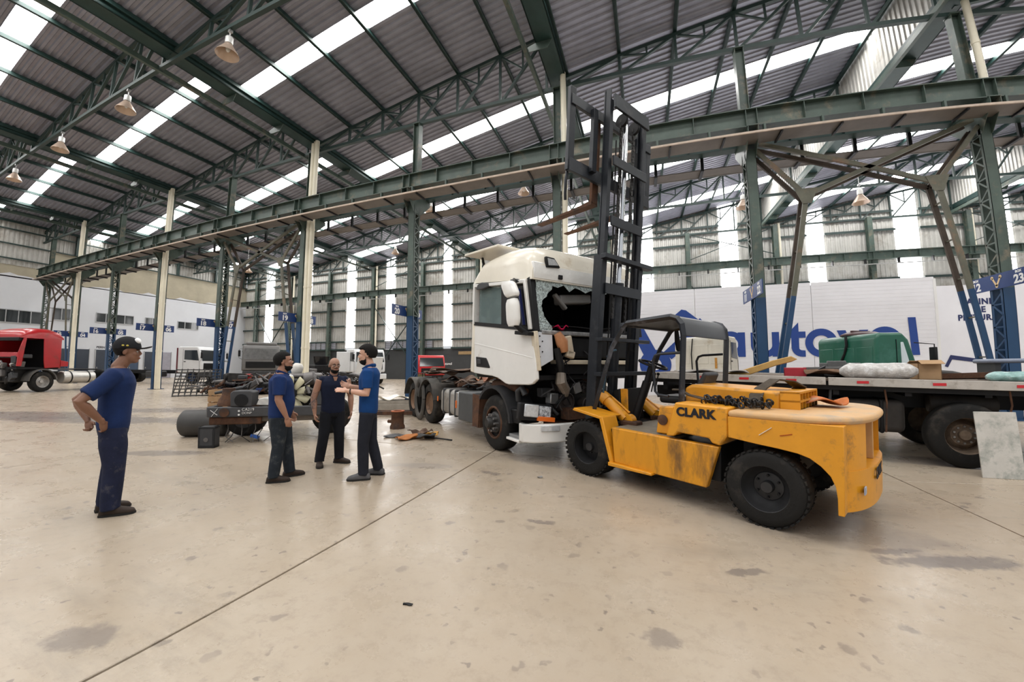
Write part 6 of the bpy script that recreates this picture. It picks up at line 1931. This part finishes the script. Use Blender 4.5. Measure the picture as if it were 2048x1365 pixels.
MB().box(.85, 1.08, -2.3, -.1, 2.55, 2.72).build('sun_visor', BLACKM, rt, bevel=.02)
MB().prism([(-1.1, 1.3), (-.75, 1.3), (-.75, 1.62), (-1.12, 1.55)], -.05, .02, 'y').build('side_flap', REDW, rt, bevel=.01)
MB().box(.1, .95, -1.9, -.5, .5, 1.2).build('engine_block', MATS['oily_engine'], rt, bevel=.05)
for k in range(22):
    rk = random.Random(900 + k)
    x, y, z = .8 + .35 * rk.random(), -2.3 + 2.1 * rk.random(), .5 + 1.15 * rk.random()
    if k % 2:
        MB().tube([(x, y, z), (x + .1, y + rk.uniform(-.3, .3), z - .1), (x, y + rk.uniform(-.3, .3), z - .4)], .02 + .04 * rk.random(), 7).build('engine_hose', (BLACKM, DARK, STEEL)[k % 3], rt)
    else:
        MB().obox((x, y, z), (.2, .1 + .3 * rk.random(), .1 + .25 * rk.random()), Matrix.Rotation(rk.uniform(-.5, .5), 3, 'X')).build('engine_part', (DARK, RUST, MATS['dull_alloy'], REDW)[k % 4], rt, bevel=.02)
fp = [(.66 * cos(a), .52 + .66 * sin(a)) for a in [radians(4 + i * 14) for i in range(13)]]
fi = [(.6 * cos(a), .52 + .6 * sin(a)) for a in [radians(4 + i * 14) for i in range(13)]]
MB().prism(fp + fi[::-1], -.5, .03, 'y').build('wheel_arch', mat('grey_arch', (.1, .095, .09), .6, 0, .2), rt)
for y in (-.8, -1.65):
    MB().box(-5.2, 1.1, y, y + .08, .75, 1.02).build('chassis_rail', BLACKM, rt, smooth=0)
MB().cyl((-2.6, -.33, .72), (-1.0, -.33, .72), .33, n=26).build('fuel_tank', mat('polished_tank', (.6, .58, .55), .3, .7, .1, 3), rt, bevel=.04)
for x in (-2.3, -1.4):
    MB().cyl((x, -.33, .72), (x + .07, -.33, .72), .338, n=26).build('tank_strap', BLACKM, rt)
MB().prism([(-3.3, 1.1), (-2.9, 1.18), (-1.9, 1.18), (-1.5, 1.1)], -1.8, -.5, 'y').build('fifth_wheel', BLACKM, rt, bevel=.03)

# ---- scrap heap in the middle distance
HP = Vector((-19.6, 11.3, 0))
def hp(x, y, z=0): return (HP.x + x, HP.y + y, z)
gp_ = MB()
for i in range(9):
    gp_.bar((-.9 + i * .225, 0, 0), (-.9 + i * .225, 0, 1.7), .04, .04)
for j in range(9):
    gp_.bar((-.9, 0, .05 + j * .2), (.9, 0, .05 + j * .2), .035, .035)
for i in range(8):
    gp_.bar((-.9 + i * .225, .02, .1), (-.68 + i * .225, .02, 1.6), .03, .03)
g_ = lay('scrap_grating', mat('black_scrap', (.035, .033, .032), .6, .3, .4, 6), 'dark metal grating leaning on the front of the scrap heap', 'grating', gp_, hp(.35, -.8), 1.0, smooth=0)
g_.rotation_euler = (-.75, 0, 1.0)
lay('blue_tray', mat('blue_tray', (.01, .03, .12), .5, 0, .1), 'dark blue steel tray lying in front of the scrap heap', 'tray', MB().prism([(-.8, 0), (.8, 0), (1.0, .32), (-1.0, .32)], -.35, .35, 'y'), hp(1.3, .6), .9, bevel=.02)
lay('red_box', mat('red_box', (.45, .02, .02), .5, 0, .1), 'small red box in the scrap heap', 'box', MB().box(-.25, .25, -.25, .25, .5, 1.0).box(-.3, .3, -.3, .3, 0, .5), hp(.6, 1.4), .9, bevel=.02)
of = MB()
for (a, b_) in (((0, 0, .1), (0, 0, .9)), ((1.3, 0, .1), (1.3, 0, .9)), ((0, 0, .9), (1.3, 0, .9)), ((0, 0, .5), (1.3, 0, .5)), ((.65, 0, .1), (.65, 0, .9)), ((0, 0, 0), (0, .6, 0)), ((1.3, 0, 0), (1.3, .6, 0)), ((0, .6, 0), (0, .6, .9)), ((1.3, .6, 0), (1.3, .6, .9)), ((0, 0, .9), (0, .6, .9)), ((1.3, 0, .9), (1.3, .6, .9)), ((0, 0, 0), (0, 0, .1)), ((1.3, 0, 0), (1.3, 0, .1))):
    of.bar(a, b_, .1, .1)
lay('orange_rack', mat('orange_rack', (.55, .24, .05), .6, 0, .15, 4), 'orange steel rack standing in the scrap heap', 'rack', of, hp(1.9, 2.2), .85, smooth=0)
lay('white_post', WHITEP, 'thin white post standing in the scrap heap', 'post', MB().box(-.06, .06, -.06, .06, 0, 1.75).box(-.2, .2, -.2, .2, 0, .05), hp(2.9, 1.6), 0, smooth=0)
woodm = mat('crate_wood', (.38, .24, .13), .8, 0, .2, 4)
cr_ = empty('wooden_crate', (-13.6, 8.35, 0), .7)
tag(cr_, 'small wooden slatted crate left of the cut truck front', 'crate')
for z in (0, .22, .44):
    for s in (-1, 1):
        MB().box(-.4, .4, s * .3 - .015, s * .3 + .015, z, z + .17).build('slat', woodm, cr_, smooth=0)
        MB().box(s * .4 - .015, s * .4 + .015, -.3, .3, z, z + .17).build('slat', woodm, cr_, smooth=0)
for s in (-1, 1):
    for t in (-1, 1):
        MB().box(s * .36 - .03, s * .36 + .03, t * .26 - .03, t * .26 + .03, 0, .62).build('corner_post', woodm, cr_, smooth=0)
hm = MB()
rk = random.Random(77)
for k in range(420):
    t = rk.random()
    x, y = .2 + 4.6 * t + rk.gauss(0, .45), .3 + 5.0 * t + rk.gauss(0, .5)
    hmax = .95 * (1 - abs(2 * t - 1) ** 3 * .5)
    z = rk.random() * hmax
    M3 = Matrix.Rotation(rk.uniform(0, 3), 3, 'Z') @ Matrix.Rotation(rk.uniform(-.6, .6), 3, 'Y')
    if k % 3:
        hm.obox((x, y, z + .05), (.1 + .5 * rk.random(), .04 + .1 * rk.random(), .04 + .12 * rk.random()), M3, k % 4)
    else:
        dv = M3 @ Vector((.2 + .4 * rk.random(), 0, 0))
        p = Vector((x, y, z + .06))
        hm.cyl(p - dv, p + dv, .02 + .05 * rk.random(), n=8, mi=k % 4)
ho = hm.build('scrap_metal_heap', [MATS['black_scrap'], MATS['oily_engine'], MATS['dull_alloy'], RUST], None, smooth=0)
ho.location = HP
tag(ho, 'mound of small dark scrap metal bits under the larger scrap parts', 'scrap heap')
stuff(ho)
names_ = ['gearbox casting', 'axle housing', 'engine head', 'bent bracket', 'radiator core', 'coil of hose', 'hub casting', 'exhaust elbow', 'spring pack', 'torn panel', 'driveshaft', 'pump body', 'manifold', 'cross tube', 'tank half', 'fender piece', 'bell housing', 'valve cover', 'shock absorber', 'frame offcut']
cols = [MATS['black_scrap'], RUST, MATS['dull_alloy'], DARK, MATS['oily_engine']]
tint = ['black', 'rusty brown', 'dull silver', 'dark grey', 'oily black']
anchors = [(.35, -.8, 'the leaning grating'), (1.3, .6, 'the blue tray'), (.6, 1.4, 'the red box'), (2.5, 2.5, 'the orange rack'), (2.9, 1.6, 'the white post'), (4.5, 5, 'its right end')]
for k in range(40):
    rk = random.Random(1200 + k)
    t = rk.random()
    x, y = .3 + 4.2 * t + rk.uniform(-.5, .5), .2 + 4.8 * t + rk.uniform(-.7, .9)
    lvl = rk.random() ** 1.6 * .9
    mb = MB()
    kind = k % 4
    if kind == 0:
        mb.obox((0, 0, .22), (.7, .45, .4), Matrix.Rotation(rk.uniform(-.3, .3), 3, 'Y')).cyl((-.35, 0, .25), (.45, .0, .25), .16, n=14)
    elif kind == 1:
        mb.tube([(-.7, 0, .12), (-.2, .15, .25), (.3, -.1, .2), (.75, .1, .1)], .07 + .06 * rk.random(), 10)
    elif kind == 2:
        mb.lathe([(.05, 0), (.28, 0), (.32, .08), (.2, .16), (.18, .32), (.05, .34)], (0, 0, 0), (.2, .1, 1), n=18)
    else:
        mb = crumple(12, 9, .9, .6, .3, 1300 + k, .03)
    nm = names_[k % 20]
    near = min(anchors, key=lambda q: hypot(q[0] - x, q[1] - y))[2]
    ci = (k + k // 20) % 5
    o = lay(nm.replace(' ', '_'), cols[ci], '%s %s in the scrap heap near %s' % (tint[ci], nm, near), 'scrap part', mb, hp(x, y, lvl if lvl > .35 else 0), rk.uniform(0, 6.2), bevel=0 if kind == 3 else .02, group='scrap heap parts')
# workshop trolley near the back wall
tb = empty('work_trolley', (-15.3, 22.5, 0), .3)
tag(tb, 'small dark workshop trolley standing behind the man in blue', 'trolley')
MB().box(-.5, .5, -.3, .3, .85, .9).build('top', DARK, tb, smooth=0)
MB().box(-.45, .45, -.28, .28, .25, .8).build('drawer_block', mat('olive_block', (.12, .1, .05), .6, 0, .4, 9), tb, bevel=.02)
for s in (-1, 1):
    for t in (-1, 1):
        MB().box(s * .45 - .03, s * .45 + .03, t * .26 - .03, t * .26 + .03, 0, .86).build('leg', BLACKM, tb, smooth=0)
